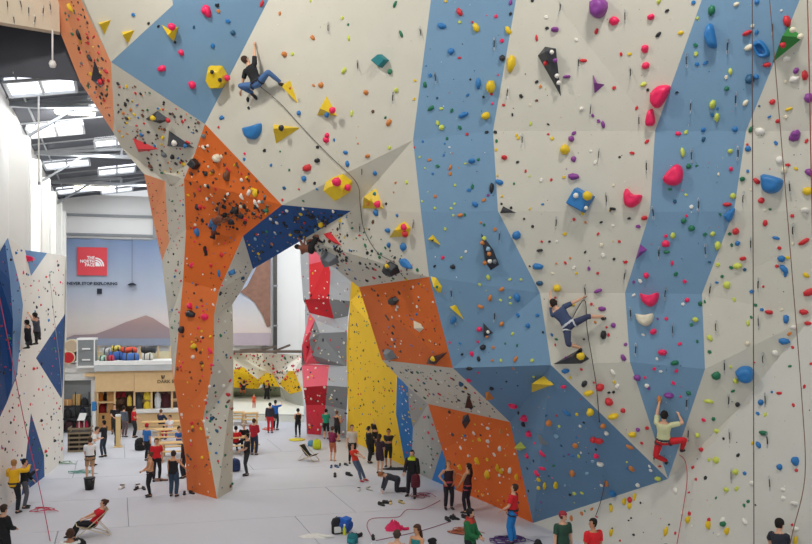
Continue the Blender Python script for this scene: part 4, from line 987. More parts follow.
def person(loc, heading, label, top, bottom, H=1.75, pose='down', hands=None, feet=None, pel=None, T=None, fwd=None, look=None, headdir=None,
           sleeve='short', blen='long', shoes='2A2A2C', skin='l', hair='3A2A20', hs='short', harness=None, group=None, loose=.014, poles=None, shirt=True, elb=None, knee=None, cat='person', scarf=None, fine=False):
    """joints in local metres (person faces -Y), surfaces grown later in one evaluation"""
    s = H / 1.75
    p = Person(); p.__dict__.update(locals())
    pel = Vector(pel) if pel is not None else Vector((0, 0, .95)) 
    T = Vector(T).normalized() if T is not None else Vector((0, 0.03, 1)).normalized()
    f = Vector(fwd) if fwd is not None else Vector((0, -1, 0))
    f = (f - T * f.dot(T)).normalized()
    r = f.cross(T).normalized()                       # the person's right
    presets = {'down': [(-.25, -.03, .80), (.25, -.03, .80)], 'cross': [(.10, -.21, 1.17), (-.10, -.23, 1.13)], 'front': [(-.06, -.27, 1.04), (.06, -.27, 1.04)],
               'hips': [(-.19, -.02, 1.0), (.19, -.02, 1.0)], 'belay': [(-.05, -.33, 1.28), (.14, -.27, .95)], 'reach': [(-.15, -.42, 1.55), (.2, -.3, 1.1)],
               'point': [(-.25, -.55, 1.35), (.25, -.03, .80)], 'lap': None, 'hold': [(-.16, -.34, 1.2), (.16, -.34, 1.2)]}
    if hands is None: hands = presets[pose]
    hands = [Vector(h) for h in hands]
    if feet is None: feet = [(-.11, 0.02, .0), (.11, -.02, .0)]
    feet = [Vector(q) for q in feet]
    if H != 1.75 and getattr(p, 'world', None) is None:
        pel = pel * s; hands = [h * s for h in hands]; feet = [q * s for q in feet]
    p.r, p.f, p.T, p.s = r, f, T, s
    neck = pel + T * .50 * s
    hd = Vector(headdir).normalized() if headdir is not None else (T * .8 + Vector((0, 0, .2)) + f * .1).normalized()
    lk = Vector(look) if look is not None else f
    lk = (lk - hd * lk.dot(hd)).normalized()
    hr = lk.cross(hd)
    hc = neck + hd * .175 * s
    p.neck, p.hc, p.hd, p.lk, p.hr, p.pel = neck, hc, hd, lk, hr, pel
    sh = [pel + T * .445 * s + r * .175 * s, pel + T * .445 * s - r * .175 * s]
    hp = [pel - T * .03 * s + r * .09 * s, pel - T * .03 * s - r * .09 * s]
    bones = [('torso', pel, neck, .14 * s), ('head', neck + hd * .04 * s, hc + hd * .06 * s, .09 * s)]
    bm = bmesh.new()
    prof = [(-.11, .085, .075), (-.06, .15, .11), (.02, .162, .115), (.10, .148, .105), (.20, .135, .098), (.30, .15, .11), (.38, .168, .112), (.44, .165, .098), (.485, .10, .075), (.52, .056, .058), (.58, .052, .055)]
    ring_loft(bm, [(pel + T * z * s, r * a * s, f * b * s) for z, a, b in prof])
    hprof = [(-.125, .03, .035, .03), (-.105, .048, .055, .03), (-.06, .064, .08, .012), (0, .074, .096, 0), (.05, .076, .098, -.005), (.09, .064, .082, -.008), (.115, .038, .05, -.008), (.124, .012, .016, -.008)]
    ring_loft(bm, [(hc + hd * z * s + lk * o * s, hr * a * s, lk * b * s) for z, a, b, o in hprof])
    for sg in (-1, 1): cap_tube(bm, hc + hr * sg * .07 * s - hd * .02 * s, hc + hr * sg * .085 * s + hd * .02 * s, .016 * s, .018 * s)
    p.ends = []
    for i in (0, 1):
        sd = r if i == 0 else -r
        pole = Vector(elb[i]) if elb else (-f * .6 + sd * .7 - T * .5)
        el, wr = ik(sh[i], hands[i], .285 * s, .255 * s, pole)
        cap_tube(bm, sh[i], el, .054 * s, .041 * s); cap_tube(bm, el, wr, .041 * s, .027 * s, .039 * s)
        fd = (wr - el).normalized()
        side = fd.cross(T); side = side.normalized() if side.length > .1 else r.copy()
        nrm = side.cross(fd).normalized()
        ring_loft(bm, [(wr + fd * z * s, side * a * s, nrm * b * s) for z, a, b in ((-.01, .022, .018), (.03, .036, .018), (.08, .042, .016), (.10, .03, .012))])
        p.ends.append((wr, fd, side, nrm, 1 if i == 0 else -1))
        bones += [('uarm', sh[i], el, .05 * s), ('farm', el, wr, .035 * s), ('hand', wr + fd * .03 * s, wr + fd * .16 * s, .03 * s)]
        kp = Vector(knee[i]) if knee else (f + sd * .15)
        kn, an = ik(hp[i], feet[i] + Vector((0, 0, .085 * s)), .43 * s, .42 * s, kp)
        cap_tube(bm, hp[i], kn, .088 * s, .056 * s, .078 * s); cap_tube(bm, kn, an, .056 * s, .037 * s, .054 * s)
        ff = f.copy(); ff.z = 0
        if ff.length < .2: ff = Vector((0, -1, 0))
        ff.normalize()
        ff = (ff + sd * .18).normalized(); up = Vector((0, 0, 1)); fs = ff.cross(up)
        fc = an - up * .045 * s
        ring_loft(bm, [(fc + ff * z * s + up * o * s, fs * a * s, up * b * s) for z, a, b, o in ((-.07, .022, .026, 0), (-.05, .034, .042, .0), (.02, .04, .046, .004), (.10, .046, .034, -.008), (.16, .042, .024, -.016), (.19, .02, .014, -.022))])
        bones += [('thigh', hp[i], kn, .075 * s), ('shin', kn, an, .045 * s), ('foot', fc - ff * .05 * s, fc + ff * .17 * s, .04 * s)]
    p.bones = bones
    me = bpy.data.meshes.new('tmp'); bm.to_mesh(me); bm.free()
    o = bpy.data.objects.new('tmp', me); COL.objects.link(o)
    d = (Vector(loc)).length
    vs = .019 if d < 24 else (.023 if d < 33 else .03)
    m1 = o.modifiers.new('r', 'REMESH'); m1.mode = 'VOXEL'; m1.voxel_size = vs * s
    m2 = o.modifiers.new('s', 'SMOOTH'); m2.factor = .5; m2.iterations = 2
    p.tmp = o; p.vs = vs
    PEOPLE.append(p)
    return p
def add_mesh(name, V, Fc, m, parent):
    me = bpy.data.meshes.new(name)
    me.from_pydata(V.tolist() if hasattr(V, 'tolist') else V, [], Fc)
    me.polygons.foreach_set('use_smooth', [True] * len(me.polygons))
    me.update()
    return link(name, me, parent, m)
def grow_people():
    dg = bpy.context.evaluated_depsgraph_get()
    dg.update()
    for p in PEOPLE:
        me = bpy.data.meshes.new_from_object(p.tmp.evaluated_get(dg))
        nv = len(me.vertices); s = p.s
        co = np.empty(nv * 3, 'f'); me.vertices.foreach_get('co', co); co = co.reshape(-1, 3)
        no = np.empty(nv * 3, 'f'); me.vertex_normals.foreach_get('vector', no); no = no.reshape(-1, 3)
        faces = [tuple(f.vertices) for f in me.polygons]
        ctr = np.array([co[list(f)].mean(0) for f in faces])
        best = np.full(len(faces), 1e9); bi = np.zeros(len(faces), int); bt = np.zeros(len(faces))
        for i, (nm, a, b, rad) in enumerate(p.bones):
            a = np.array(a); b = np.array(b); d = b - a
            t = ((ctr - a) @ d) / (d @ d)
            tc = np.clip(t, 0, 1)
            dist = np.linalg.norm(ctr - (a + tc[:, None] * d), axis=1) - rad
            k = dist < best
            best[k] = dist[k]; bi[k] = i; bt[k] = t[k]
        kind = np.array([b[0] for b in p.bones])[bi]
        root = thing('person', p.loc, p.label, p.cat, p.group, rz=p.heading)
        # body with fingers, eyes, nose and mouth
        bm = bmesh.new(); bm.from_mesh(me)
        n0 = len(bm.faces)
        for (wr, fd, side, nrm, sg) in p.ends:
            for k, (off, ln) in enumerate(((-.030, .066), (-.010, .078), (.010, .074), (.030, .060))):
                a = wr + fd * .085 * s + side * off * s
                b_ = a + fd * ln * .55 * s - nrm * .006 * s; c = b_ + fd * ln * .4 * s - nrm * .022 * s
                tube_bm(bm, [a, b_, c], [.0095 * s, .009 * s, .007 * s], 5)
            a = wr + fd * .03 * s + side * sg * .03 * s
            tube_bm(bm, [a, a + fd * .035 * s + side * sg * .028 * s, a + fd * .07 * s + side * sg * .03 * s], [.012 * s, .011 * s, .008 * s], 5)
        ns = bm.verts.new(p.hc + p.lk * .122 * s - p.hd * .025 * s)
        nb = [bm.verts.new(p.hc + p.lk * .088 * s + q) for q in (p.hd * .02 * s, p.hr * .018 * s - p.hd * .032 * s, -p.hr * .018 * s - p.hd * .032 * s)]
        for i in range(3): bm.faces.new((nb[i], nb[(i + 1) % 3], ns))
        n1 = len(bm.faces)
        for sg in (-1, 1):
            c = p.hc + p.lk * .088 * s + p.hr * .031 * s * sg + p.hd * .008 * s
            tube_bm(bm, [c - p.hr * .011 * s, c, c + p.hr * .011 * s], [.003 * s, .008 * s, .003 * s], 5)
        n2 = len(bm.faces)
        c = p.hc + p.lk * .09 * s - p.hd * .068 * s
        tube_bm(bm, [c - p.hr * .022 * s - p.lk * .006 * s, c, c + p.hr * .022 * s - p.lk * .006 * s], [.003 * s, .007 * s, .003 * s], 5)
        bm.faces.ensure_lookup_table()
        for i in range(n0, len(bm.faces)): bm.faces[i].material_index = 0 if i < n1 else (1 if i < n2 else 2)
        for f in bm.faces: f.smooth = True
        b = bpy.data.meshes.new('body'); bm.to_mesh(b); bm.free()
        b.materials.append(mat('skin_' + p.skin, SKIN[p.skin], .6, var=.08, scale=6)); b.materials.append(mat('eye_dark', '1E1712', .3)); b.materials.append(mat('lips', 'A5534C', .5))
        link('body', b, root)
        def shell(name, sel, off, col, rough=.85):
            idx = np.nonzero(sel)[0]
            if len(idx) < 4: return None
            used = sorted({v for i in idx for v in faces[i]})
            mp = {v: k for k, v in enumerate(used)}
            V = co[used] + no[used] * off
            return add_mesh(name, V, [tuple(mp[v] for v in faces[i]) for i in idx], mat('cloth_' + col, col, rough, var=.14, scale=12, bump=.2, bscale=30), root)
        tor, ua, fa, th, shn, ft, hd = (kind == k for k in ('torso', 'uarm', 'farm', 'thigh', 'shin', 'foot', 'head'))
        if p.shirt and p.top:
            hem = -.12 if p.loose > .02 else -.02
            sel = tor & (bt > hem) & (bt < .93)
            if p.sleeve == 'short': sel |= ua & (bt < .72)
            elif p.sleeve == 'long': sel |= ua | (fa & (bt < .93))
            elif p.sleeve == 'elbow': sel |= ua | (fa & (bt < .2))
            elif p.sleeve == 'none': sel &= (bt < .86)
            shell('shirt' if p.sleeve != 'long' else 'jacket', sel, (p.loose + .008) * s, p.top)
        if p.bottom:
            sel = (tor & (bt < .06)) | th
            if p.blen == 'long': sel |= shn & (bt < .95)
            elif p.blen == 'short': sel = (tor & (bt < .06)) | (th & (bt < .82))
            elif p.blen == 'knee': sel |= shn & (bt < .12)
            shell('trousers' if p.blen == 'long' else 'shorts', sel, (p.loose if p.blen != 'tight' else .006) * s, p.bottom)
        if p.shoes: shell('shoes', ft, .008 * s, p.shoes, .6)
        if p.harness:
            sel = (tor & (bt > .02) & (bt < .12)) | (th & (bt > .12) & (bt < .22))
            shell('harness', sel, (p.loose + .022) * s, p.harness)
        if p.scarf: shell('scarf', (tor & (bt > .84)), (.04) * s, p.scarf)
        # hair
        rel = ctr - np.array(p.hc); hf = rel @ np.array(p.lk) / s; hu = rel @ np.array(p.hd) / s
        if p.hs.startswith('cap'):
            shell('cap', hd & ((hu > .035) | ((hf < -.02) & (hu > -.02))), .016 * s, p.hs[4:])
            shell('hair', hd & (hf < .02) & (hu > -.06) & (hu < .03), .008 * s, p.hair)
        elif p.hs != 'bald':
            sel = hd & ((hu > .062) | ((hf < .03) & (hu > .0)) | ((hf < -.01) & (hu > -.075)))
            ho = shell('hair', sel, (.02 if p.hs in ('curly', 'long', 'bun') else .013) * s, p.hair)
            hm = mat('cloth_' + p.hair, p.hair)
            bm = bmesh.new()
            if p.hs == 'long':
                c0 = p.hc - p.lk * .07 * s + p.hd * .02 * s
                dn = Vector((0, 0, -1))
                ring_loft(bm, [(c0, p.hr * .075 * s, p.lk * .04 * s), (c0 - p.lk * .03 * s + dn * .10 * s, p.hr * .09 * s, p.lk * .04 * s), (c0 - p.lk * .05 * s + dn * .22 * s, p.hr * .085 * s, p.lk * .035 * s), (c0 - p.lk * .05 * s + dn * .34 * s, p.hr * .05 * s, p.lk * .02 * s)])
            elif p.hs == 'bun':
                c0 = p.hc - p.lk * .10 * s + p.hd * .07 * s
                ring_loft(bm, [(c0 - p.hd * .05 * s, p.hr * .02 * s, p.lk * .02 * s), (c0 - p.hd * .03 * s, p.hr * .05 * s, p.lk * .05 * s), (c0 + p.hd * .02 * s, p.hr * .055 * s, p.lk * .055 * s), (c0 + p.hd * .055 * s, p.hr * .02 * s, p.lk * .02 * s)])
            elif p.hs == 'tail':
                c0 = p.hc - p.lk * .10 * s + p.hd * .04 * s
                tube_bm(bm, [c0, c0 - p.lk * .06 * s, c0 - p.lk * .07 * s + Vector((0, 0, -.18 * s)), c0 - p.lk * .05 * s + Vector((0, 0, -.26 * s))], [.03 * s, .035 * s, .028 * s, .008 * s], 8)
            if len(bm.verts): bm_obj('hair_lock', bm, hm, root, True)
            else: bm.free()
        bpy.data.objects.remove(p.tmp)
        p.root = root
D2 = math.radians
def at(x, yf): return G(x, yf)
def atd(x, d): return Vector(((x - 406) / F * d, d, 0))
BL, DK, GR, JN, RD = '17181C', '22242B', '55585E', '34507A', 'C4202C'

# bottom row
person(atd(470, 19.5), D2(60), 'man in a green zip jacket with a red scarf, hands joined at his waist', '1E6B3C', DK, 1.78, 'front', sleeve='long', hair='1D1714', scarf='B3382C', loose=.022, look=(.5, -.8, -.1), headdir=(.05, -.1, 1), fine=True)
person(atd(513, 22.35), D2(-115), 'man in a red T-shirt and bright blue trousers looking up at the orange panel', 'D3202A', '1F79C0', 1.78, hands=[(-.25, -.22, .92), (.2, -.25, 1.0)], hair='3A2920', look=(0, -.8, .5), headdir=(0, .2, 1), loose=.026, harness='24262C')
person(atd(563, 19.2), D2(20), 'man in a dark green T-shirt with a red headband near the slab', '2E5040', '2A2C33', 1.78, 'down', hair='5A2B2B', hs='cap:9C2F3C', look=(.6, -.7, 0), sleeve='short')
person(atd(593, 18.6), D2(200), 'dark haired bearded man in a bright red T-shirt seen from behind', 'E3232B', '2A2C33', 1.76, 'down', hair='1B1512', look=(.9, -.2, 0), skin='m', loose=.02)
person(atd(417, 18.4), D2(-40), 'woman with long brown hair and a teal top at the bottom edge', '2F8F8E', DK, 1.66, 'front', sleeve='none', hair='4A2C1E', hs='long', look=(-.3, -.9, -.2), skin='t')
person(atd(397, 17.9), D2(165), 'short haired man in a pale red top seen from behind at the bottom edge', 'C97068', DK, 1.68, 'front', sleeve='none', hair='4B3A30', skin='l')
person(atd(433, 17.4), D2(120), 'dark haired person with a bun at the bottom edge beside the long haired woman', '2A2C33', DK, 1.62, 'down', hair='141214', hs='bun')
person(atd(538, 17.25), D2(180), 'black haired person whose head just shows below the man in blue trousers', '3B3E46', DK, 1.64, 'down', hair='121114')
person(atd(666, 16.7), D2(170), 'dark haired person barely showing at the bottom edge under the slab', '44474F', DK, 1.70, 'down', hair='1A1514')
person(atd(70, 17.7), D2(-150), 'man in a white T-shirt looking up at the bottom left', 'E9E9E6', DK, 1.79, 'down', hair='4A2E20', look=(.1, -.8, .5), headdir=(0, .3, 1), skin='m')
person(atd(4, 20.1), D2(150), 'person in a black jacket with a tail of hair at the left edge', BL, BL, 1.73, 'front', sleeve='long', hair='3B2A22', hs='tail', loose=.02)
# left side
person(at(14, 513), D2(170), 'person in a yellow hooded top stepping up to the left wall', 'F0B91C', '1E222B', 1.84, hands=[(-.2, -.45, 1.45), (.2, -.35, 1.25)], feet=[(-.12, 0, 0), (.12, -.32, .38)], sleeve='long', hair='A87946', harness='2A2C33', loose=.022)
person(at(24.5, 508), D2(120), 'dark haired belayer in black and grey beside the yellow hooded climber', '1D1E22', '5C606A', 1.74, 'belay', sleeve='long', hair='17131A', loose=.018)
person(at(90, 480), D2(-150), 'man in a white T-shirt and tan shorts belaying beside the black bucket', 'F0F0EE', 'B58F6A', 1.78, 'belay', blen='short', shoes='2A2A2C', hair='4A3626', harness='1D1E22', look=(.1, -.8, .4), headdir=(0, .2, 1))
person(at(92, 466), D2(100), 'man in a pale shirt leaning towards the dark clad man', 'E4E2DE', BL, 1.80, 'hold', T=(0, -.3, 1), hair='3A2A20', harness='1D1E22')
person(at(104, 457), D2(-100), 'man in black shirt and dark jeans facing the pale shirted man', '1B1B1F', '2E3644', 1.76, 'hold', hair='14110F', shoes='1A1A1C', skin='m')
person(at(117, 446), D2(170), 'person in dark olive clothes behind the wooden post', '2A2A22', '2B2B26', 1.74, 'down', sleeve='long', hair='1C1612')
person(at(124, 437), D2(160), 'person in a grey jacket at the shop entrance', '5A626E', '6B5A5C', 1.74, 'down', sleeve='long', hair='231B16', loose=.02)
person(at(114.5, 434), D2(20), 'dark haired person in black just inside the shop entrance', '17181C', '2A211F', 1.70, 'front', hair='15110F')
person(at(134, 437.5), D2(100), 'man in a red T-shirt and black trousers near the shop counter', 'CC1D26', '22262C', 1.76, 'front', hair='2A1D16', loose=.018)
person(at(147, 461), D2(150), 'person in a blue T-shirt and a red cap carrying a black bag', '2E6FB5', '1F2126', 1.76, 'down', hair='4A2E22', hs='cap:C01A2A')
person(at(156.5, 481), D2(35), 'man in a red T-shirt and dark trousers near the pillar', 'D01F2B', '221A1E', 1.76, 'down', hair='3A2820')
person(at(150, 496.5), D2(-60), 'woman in a tan sleeveless top and black trousers left of the pillar', 'D2A077', '1B1C20', 1.66, 'front', sleeve='none', hair='5A3A26', hs='bun', harness='1D2030', skin='t')
person(at(173.5, 496.5), D2(175), 'woman in a black strapless top and loose jeans seen from behind', '1A1A1E', '33475C', 1.72, hands=[(-.42, -.2, 1.02), (.22, -.05, .85)], sleeve='none', hair='3A281E', hs='bun', loose=.03, skin='t')
person(at(184, 478), D2(-90), 'person in dark clothes half hidden behind the pillar', '3A2A30', '2A2C33', 1.74, 'down', hair='1B1512', sleeve='long')
# right of the pillar
person(at(247, 475.5), D2(-70), 'man in a black T-shirt and grey trousers holding something, right of the pillar', '1E1F24', '33363A', 1.80, 'front', hair='15120F', shoes='131316')
person(at(254, 455), D2(170), 'person in a crimson sweater and dark blue trousers by the picnic table', 'B51E33', '27304A', 1.78, 'front', sleeve='long', hair='5A3828', loose=.022)
person(at(270, 433), D2(175), 'person in a dark top and bright red trousers near the bouldering mats', '32303A', 'CE2430', 1.76, 'down', sleeve='long', hair='2A1F18', loose=.02)
person(at(275.5, 430), D2(160), 'person with a blue top reaching up towards the bouldering wall', '1F63B8', '23262E', 1.78, 'reach', hair='201814')
person(at(298, 437), D2(-160), 'woman in black with bare arms standing on the yellow disc', '16171B', '14161C', 1.60, 'front', sleeve='none', hair='2A1F1A', hs='bun', skin='t')
person(at(326, 439), D2(170), 'man in a teal green T-shirt and black shorts at the red tower', '1E9070', '17181C', 1.66, 'front', blen='knee', hair='241A15')
person(at(337, 441.5), D2(150), 'person in a dark tank top facing the grey side of the tower', '30242C', '23242A', 1.66, 'front', sleeve='none', blen='knee', hair='6A4630', skin='t')
person(at(332.5, 461), D2(155), 'barefoot person in a plum top and tan shorts', '7A2440', 'C7714E', 1.62, 'front', blen='knee', shoes=None, hair='5A4034')
person(at(359, 481), D2(60), 'person in a bright red T-shirt and jeans leaning back by the yellow wall', 'E03A28', '55627A', 1.62, 'front', T=(0, .35, 1), pel=(0, .18, .88), feet=[(-.1, -.18, 0), (.1, -.26, 0)], hair='2A1E18', shoes='B02A3A')
person(at(352, 463.5), D2(20), 'man in a pale T-shirt and black trousers in front of the yellow wall', 'D8CFC6', '23201F', 1.78, 'down', hair='6A4C34')
person(at(369, 463), D2(110), 'person in a long dark jacket in front of the yellow wall', '26262C', '1C1D22', 1.70, 'cross', sleeve='long', hair='16120F', loose=.028)
person(at(375.5, 455), D2(-20), 'tall man in black at the back of the group by the yellow wall', '1B1B1F', '202126', 1.84, 'cross', hair='18130F', sleeve='short')
person(at(379.5, 473.5), D2(150), 'woman in a dark patterned dress with bare legs', '3A2632', '3A2632', 1.70, 'front', blen='short', hair='3A241A', hs='long', loose=.024)
person(at(388.5, 467), D2(-10), 'man in black shorts with folded arms by the yellow wall', '2B2A2C', '242426', 1.72, 'cross', blen='knee', hair='201814', skin='m')
person(at(412, 497), D2(-20), 'man in a black jacket over a lime T-shirt carrying a dark red bag', '1C1C20', '2A2733', 1.76, hands=[(-.2, -.3, .95), (.3, -.1, .85)], sleeve='long', hair='17120F', loose=.026, scarf='C4D62A', feet=[(-.2, .1, 0), (.16, -.12, 0)])
person(at(392, 492), D2(-75), 'person in grey kneeling on all fours on the mats', '3A3D46', '2B2C36', 1.72, pel=(0, .2, .50), T=(0, -.93, .30), hands=[(-.2, -.38, .06), (.2, -.42, .06)], feet=[(-.14, .62, .0), (.14, .55, .0)], knee=[(-.1, -1, -.6), (.1, -1, -.6)], fwd=(0, -.3, -1), headdir=(0, -.9, .25), look=(0, -.3, -1), sleeve='long', hair='A0643C')
person(at(448.5, 509), D2(15), 'woman in a black tank top, harness and flared trousers', '2A1D26', '1D1B22', 1.70, 'hips', sleeve='none', hair='9A6A46', hs='tail', harness='B04A50', loose=.022, look=(.1, -.9, .3), headdir=(0, .15, 1), skin='t')
person(at(467.5, 513), D2(-130), 'woman with long dark hair and a harness beside the lower orange panel', '3A1A20', '1E1B26', 1.72, 'belay', sleeve='none', hair='2A1712', hs='long', harness='B04A50', look=(.2, -.8, .4), headdir=(0, .15, 1), skin='t')
# seated and table people
SEAT = dict(pel=(0, 0, .52), hands=[(-.14, -.34, .76), (.14, -.34, .76)], feet=[(-.13, -.42, 0), (.13, -.42, 0)])
person(G(236, 452), D2(170), 'person in red seated at the picnic table right of the pillar', 'C81D28', '23252C', 1.72, hair='17130F', **SEAT)
person(G(244, 449), D2(20), 'grey haired person in black seated at the picnic table', '15161A', '23252C', 1.72, hair='B9B2AA', **SEAT)
person(G(161, 432), D2(160), 'person in a navy top seated at the tables by the shop', '23304E', '2A3448', 1.76, hair='6A4A34', sleeve='long', **SEAT)
person(G(170, 438), D2(-30), 'person in a white top and red shorts seated at the tables by the shop', 'E6E6EA', 'C2202C', 1.70, hair='3A2A20', **SEAT)
person(G(179, 452), D2(60), 'person in blue seated low beside the pillar', '2F5FA8', '4A5A72', 1.70, hair='241A15', **SEAT)
CH = dict(pel=(0, .05, .40), T=(0, .52, .85), hands=[(-.12, -.22, .58), (.12, -.24, .58)], feet=[(-.14, -.62, 0), (.14, -.55, 0)])
woman_loc = G(92, 536)
person(woman_loc, D2(-62), 'woman in a red T-shirt and black trousers lying back in a deck chair', 'D11B2C', '17181D', 1.70, hair='4A2C1E', hs='bun', headdir=(0, .2, 1), skin='l', **CH)
# child and boulderers far back
person(P(254, 408, 50) * Vector((1, 1, 0)) + Vector((0, 0, .36)), D2(20), 'small child in orange on the bouldering mat', 'D8552A', 'C8482A', .98, 'down', hair='7A5030', shoes=None) if False else person(Vector(((254 - 406) / F * 50, 50, .56)), D2(20), 'small child in orange on the bouldering mat', 'D8552A', 'C8482A', .98, 'down', hair='7A5030', shoes=None)

def climber(wall_px, pel_px, neck_px, hands_px, feet_px, label, top, bottom, s=1.0, off=.34, want=None, head=None, cat='person', lookup=None, **kw):
    q, nn, w, col = find(*wall_px, want)
    def onw(px, o=.06):
        h = find(px[0], px[1], want)
        if h: return h[0] + h[1] * o
        return ray_plane(px[0], px[1], q + nn * o, nn)
    pel = ray_plane(pel_px[0], pel_px[1], q + nn * off, nn)
    nk = ray_plane(neck_px[0], neck_px[1], q + nn * (off + .02), nn)
    hands = [onw(h, .05) if len(h) == 2 else ray_plane(h[0], h[1], q + nn * h[2], nn) for h in hands_px]
    feet = [onw(h, .12) - Vector((0, 0, .06)) if len(h) == 2 else ray_plane(h[0], h[1], q + nn * h[2], nn) for h in feet_px]
    loc = pel.copy()
    kw2 = dict(pel=(0, 0, 0), T=(nk - pel), fwd=-nn, hands=[(h - pel) / s for h in hands], feet=[(f_ - pel) / s for f_ in feet])
    lk = Vector(lookup) if lookup else (-nn + Vector((0, 0, .3)))
    kn = [(nn * .5 + Vector((.7, 0, .35))), (nn * .5 + Vector((-.7, 0, .35)))]
    return person(loc, 0, label, top, bottom, 1.75 * s, look=lk, knee=kn, cat=cat, **kw2, **kw)
climber((262, 80), (257, 82.5), (247.5, 62), [(255, 41), (240.5, 93, .3)], [(283, 84), (255.5, 95)], 'climber in a black T-shirt and jeans high on the big cream panel', '1B1C20', '4C6FA0', 1.16, headdir=(-.55, 0, .8), hair='3A2418', blen='long', harness='2A2C33', lookup=(.3, .4, .6), group='climbers on the walls')
climber((575, 325), (569, 325), (557, 309), [(583, 298), (549, 283.5)], [(604, 318), (581.5, 349)], 'climber in navy T-shirt and shorts on the cream wall above the black volume', '3E4C6C', '39405C', 1.06, blen='knee', hair='2A1D18', harness='C9CCD2', group='climbers on the walls')
climber((667, 440), (663.5, 440), (664, 420), [(679, 414), (660, 399)], [(683, 448), (667, 460)], 'climber in a pale yellow T-shirt and red trousers low on the right blue strip', 'D9D9A8', 'D2222B', 1.02, hair='1D1614', harness='3A3A44', group='climbers on the walls')
climber((36, 328), (37, 330), (35.5, 317), [(40, 318), (27, 313)], [(38, 346), (33, 346)], 'climber in grey and black high on the left wall', '4A4E58', '15161A', .96, want=LEFT, hair='18130F', group='climbers on the walls')
climber((28, 335), (28, 338), (27.5, 328), [(31, 326), (24, 323)], [(30, 350), (25, 350)], 'second climber in black just below on the left wall', '1E1F24', '15161A', .90, want=LEFT, hair='18130F', group='climbers on the walls')
climber((308, 241), (311, 249), (297, 248), [(298, 236), (306, 234)], [(317, 236), (322, 240)], 'bare-backed climber in black shorts hanging upside down under the arch', None, '17171B', .95, off=.55, skin='d', blen='short', hair='120F0E', group='climbers on the walls', shirt=False)
climber((220, 218), (214.5, 222), (223, 217), [(236, 214), (223, 201)], [(213, 238), (219, 232)], 'bare-backed climber in blue shorts on the orange pillar face', None, '3F74A6', .86, off=.35, want=PILLAR, skin='d', blen='short', hair='120F0E', group='climbers on the walls', shirt=False)
climber((779, 545), (779, 556), (779, 543), [(788, 541), (772, 543)], [(786, 584), (774, 586)], 'curly haired climber whose head shows at the foot of the slab', '2B2E38', '23252C', 1.0, off=.4, hair='1C1412', hs='curly', group='climbers on the walls')
climber((243, 385), (243, 389), (244, 384), [(247, 381), (242, 380)], [(246, 396), (241, 396)], 'boulderer in black with orange shorts on the yellow bulge', '1D1E22', 'D0602A', .9, hair='17130F', want=BOUL, group='climbers on the walls')
climber((267, 388), (267, 394), (267, 387), [(269, 381), (264, 381)], [(269, 408, .3), (264, 407, .3)], 'boulderer in black reaching up between the yellow bulges', '18191D', '15161A', 1.0, hair='120F0E', want=BOUL, sleeve='long', group='climbers on the walls')
grow_people()

# ------------------------------------------------------------------ banner on the end wall
NB = Vector((-VH.y, VH.x, 0))                     # away from the camera, square to the end wall
def BK(x, y, off=0.5):
    return ray_plane(x, y, hall(off, 0, 0), NB)
def vcoord(p, off):
    return (p - hall(off, 0, 0)).dot(VH)
def gradmat(key, stops, z0, z1):
    m = mat(key, stops[0][1], .75, var=.0)
    nt = m.node_tree; b = nt.nodes['Principled BSDF']
    tc = [n for n in nt.nodes if n.type == 'TEX_COORD'][0]
    sp = nt.nodes.new('ShaderNodeSeparateXYZ'); nt.links.new(tc.outputs['Object'], sp.inputs[0])
    mr = nt.nodes.new('ShaderNodeMapRange'); mr.inputs[1].default_value = z0; mr.inputs[2].default_value = z1
    nt.links.new(sp.outputs['Z'], mr.inputs[0])
    rp = nt.nodes.new('ShaderNodeValToRGB')
    while len(rp.color_ramp.elements) < len(stops): rp.color_ramp.elements.new(.5)
    for e_, (ps, c) in zip(rp.color_ramp.elements, stops): e_.position = ps; e_.color = rgb(c)
    nt.links.new(mr.outputs[0], rp.inputs[0])
    nz = [n for n in nt.nodes if n.type == 'TEX_NOISE'][0]; nz.inputs['Scale'].default_value = .7
    mx = nt.nodes.new('ShaderNodeMix'); mx.data_type = 'RGBA'; mx.blend_type = 'MULTIPLY'; mx.inputs[0].default_value = .12
    nt.links.new(rp.outputs[0], mx.inputs[6]); nt.links.new(nz.outputs['Color'], mx.inputs[7])
    nt.links.new(mx.outputs[2], b.inputs['Base Color'])
    return m
tl = BK(60, 238); br = BK(271, 346)
zt, zb = tl.z, BK(120, 346).z
v0, v1 = vcoord(tl, .5), vcoord(br, .5)
bo = hall(.5, v0, zb)
BAN = thing('banner', bo, 'huge printed mountain banner with a red logo square on the end wall', 'banner')
m_sky = gradmat('banner_print', [(0, 'E0CCC0'), (.25, 'D9D0CC'), (.5, 'B6BECD'), (1, '7A90B5')], 0, zt - zb)
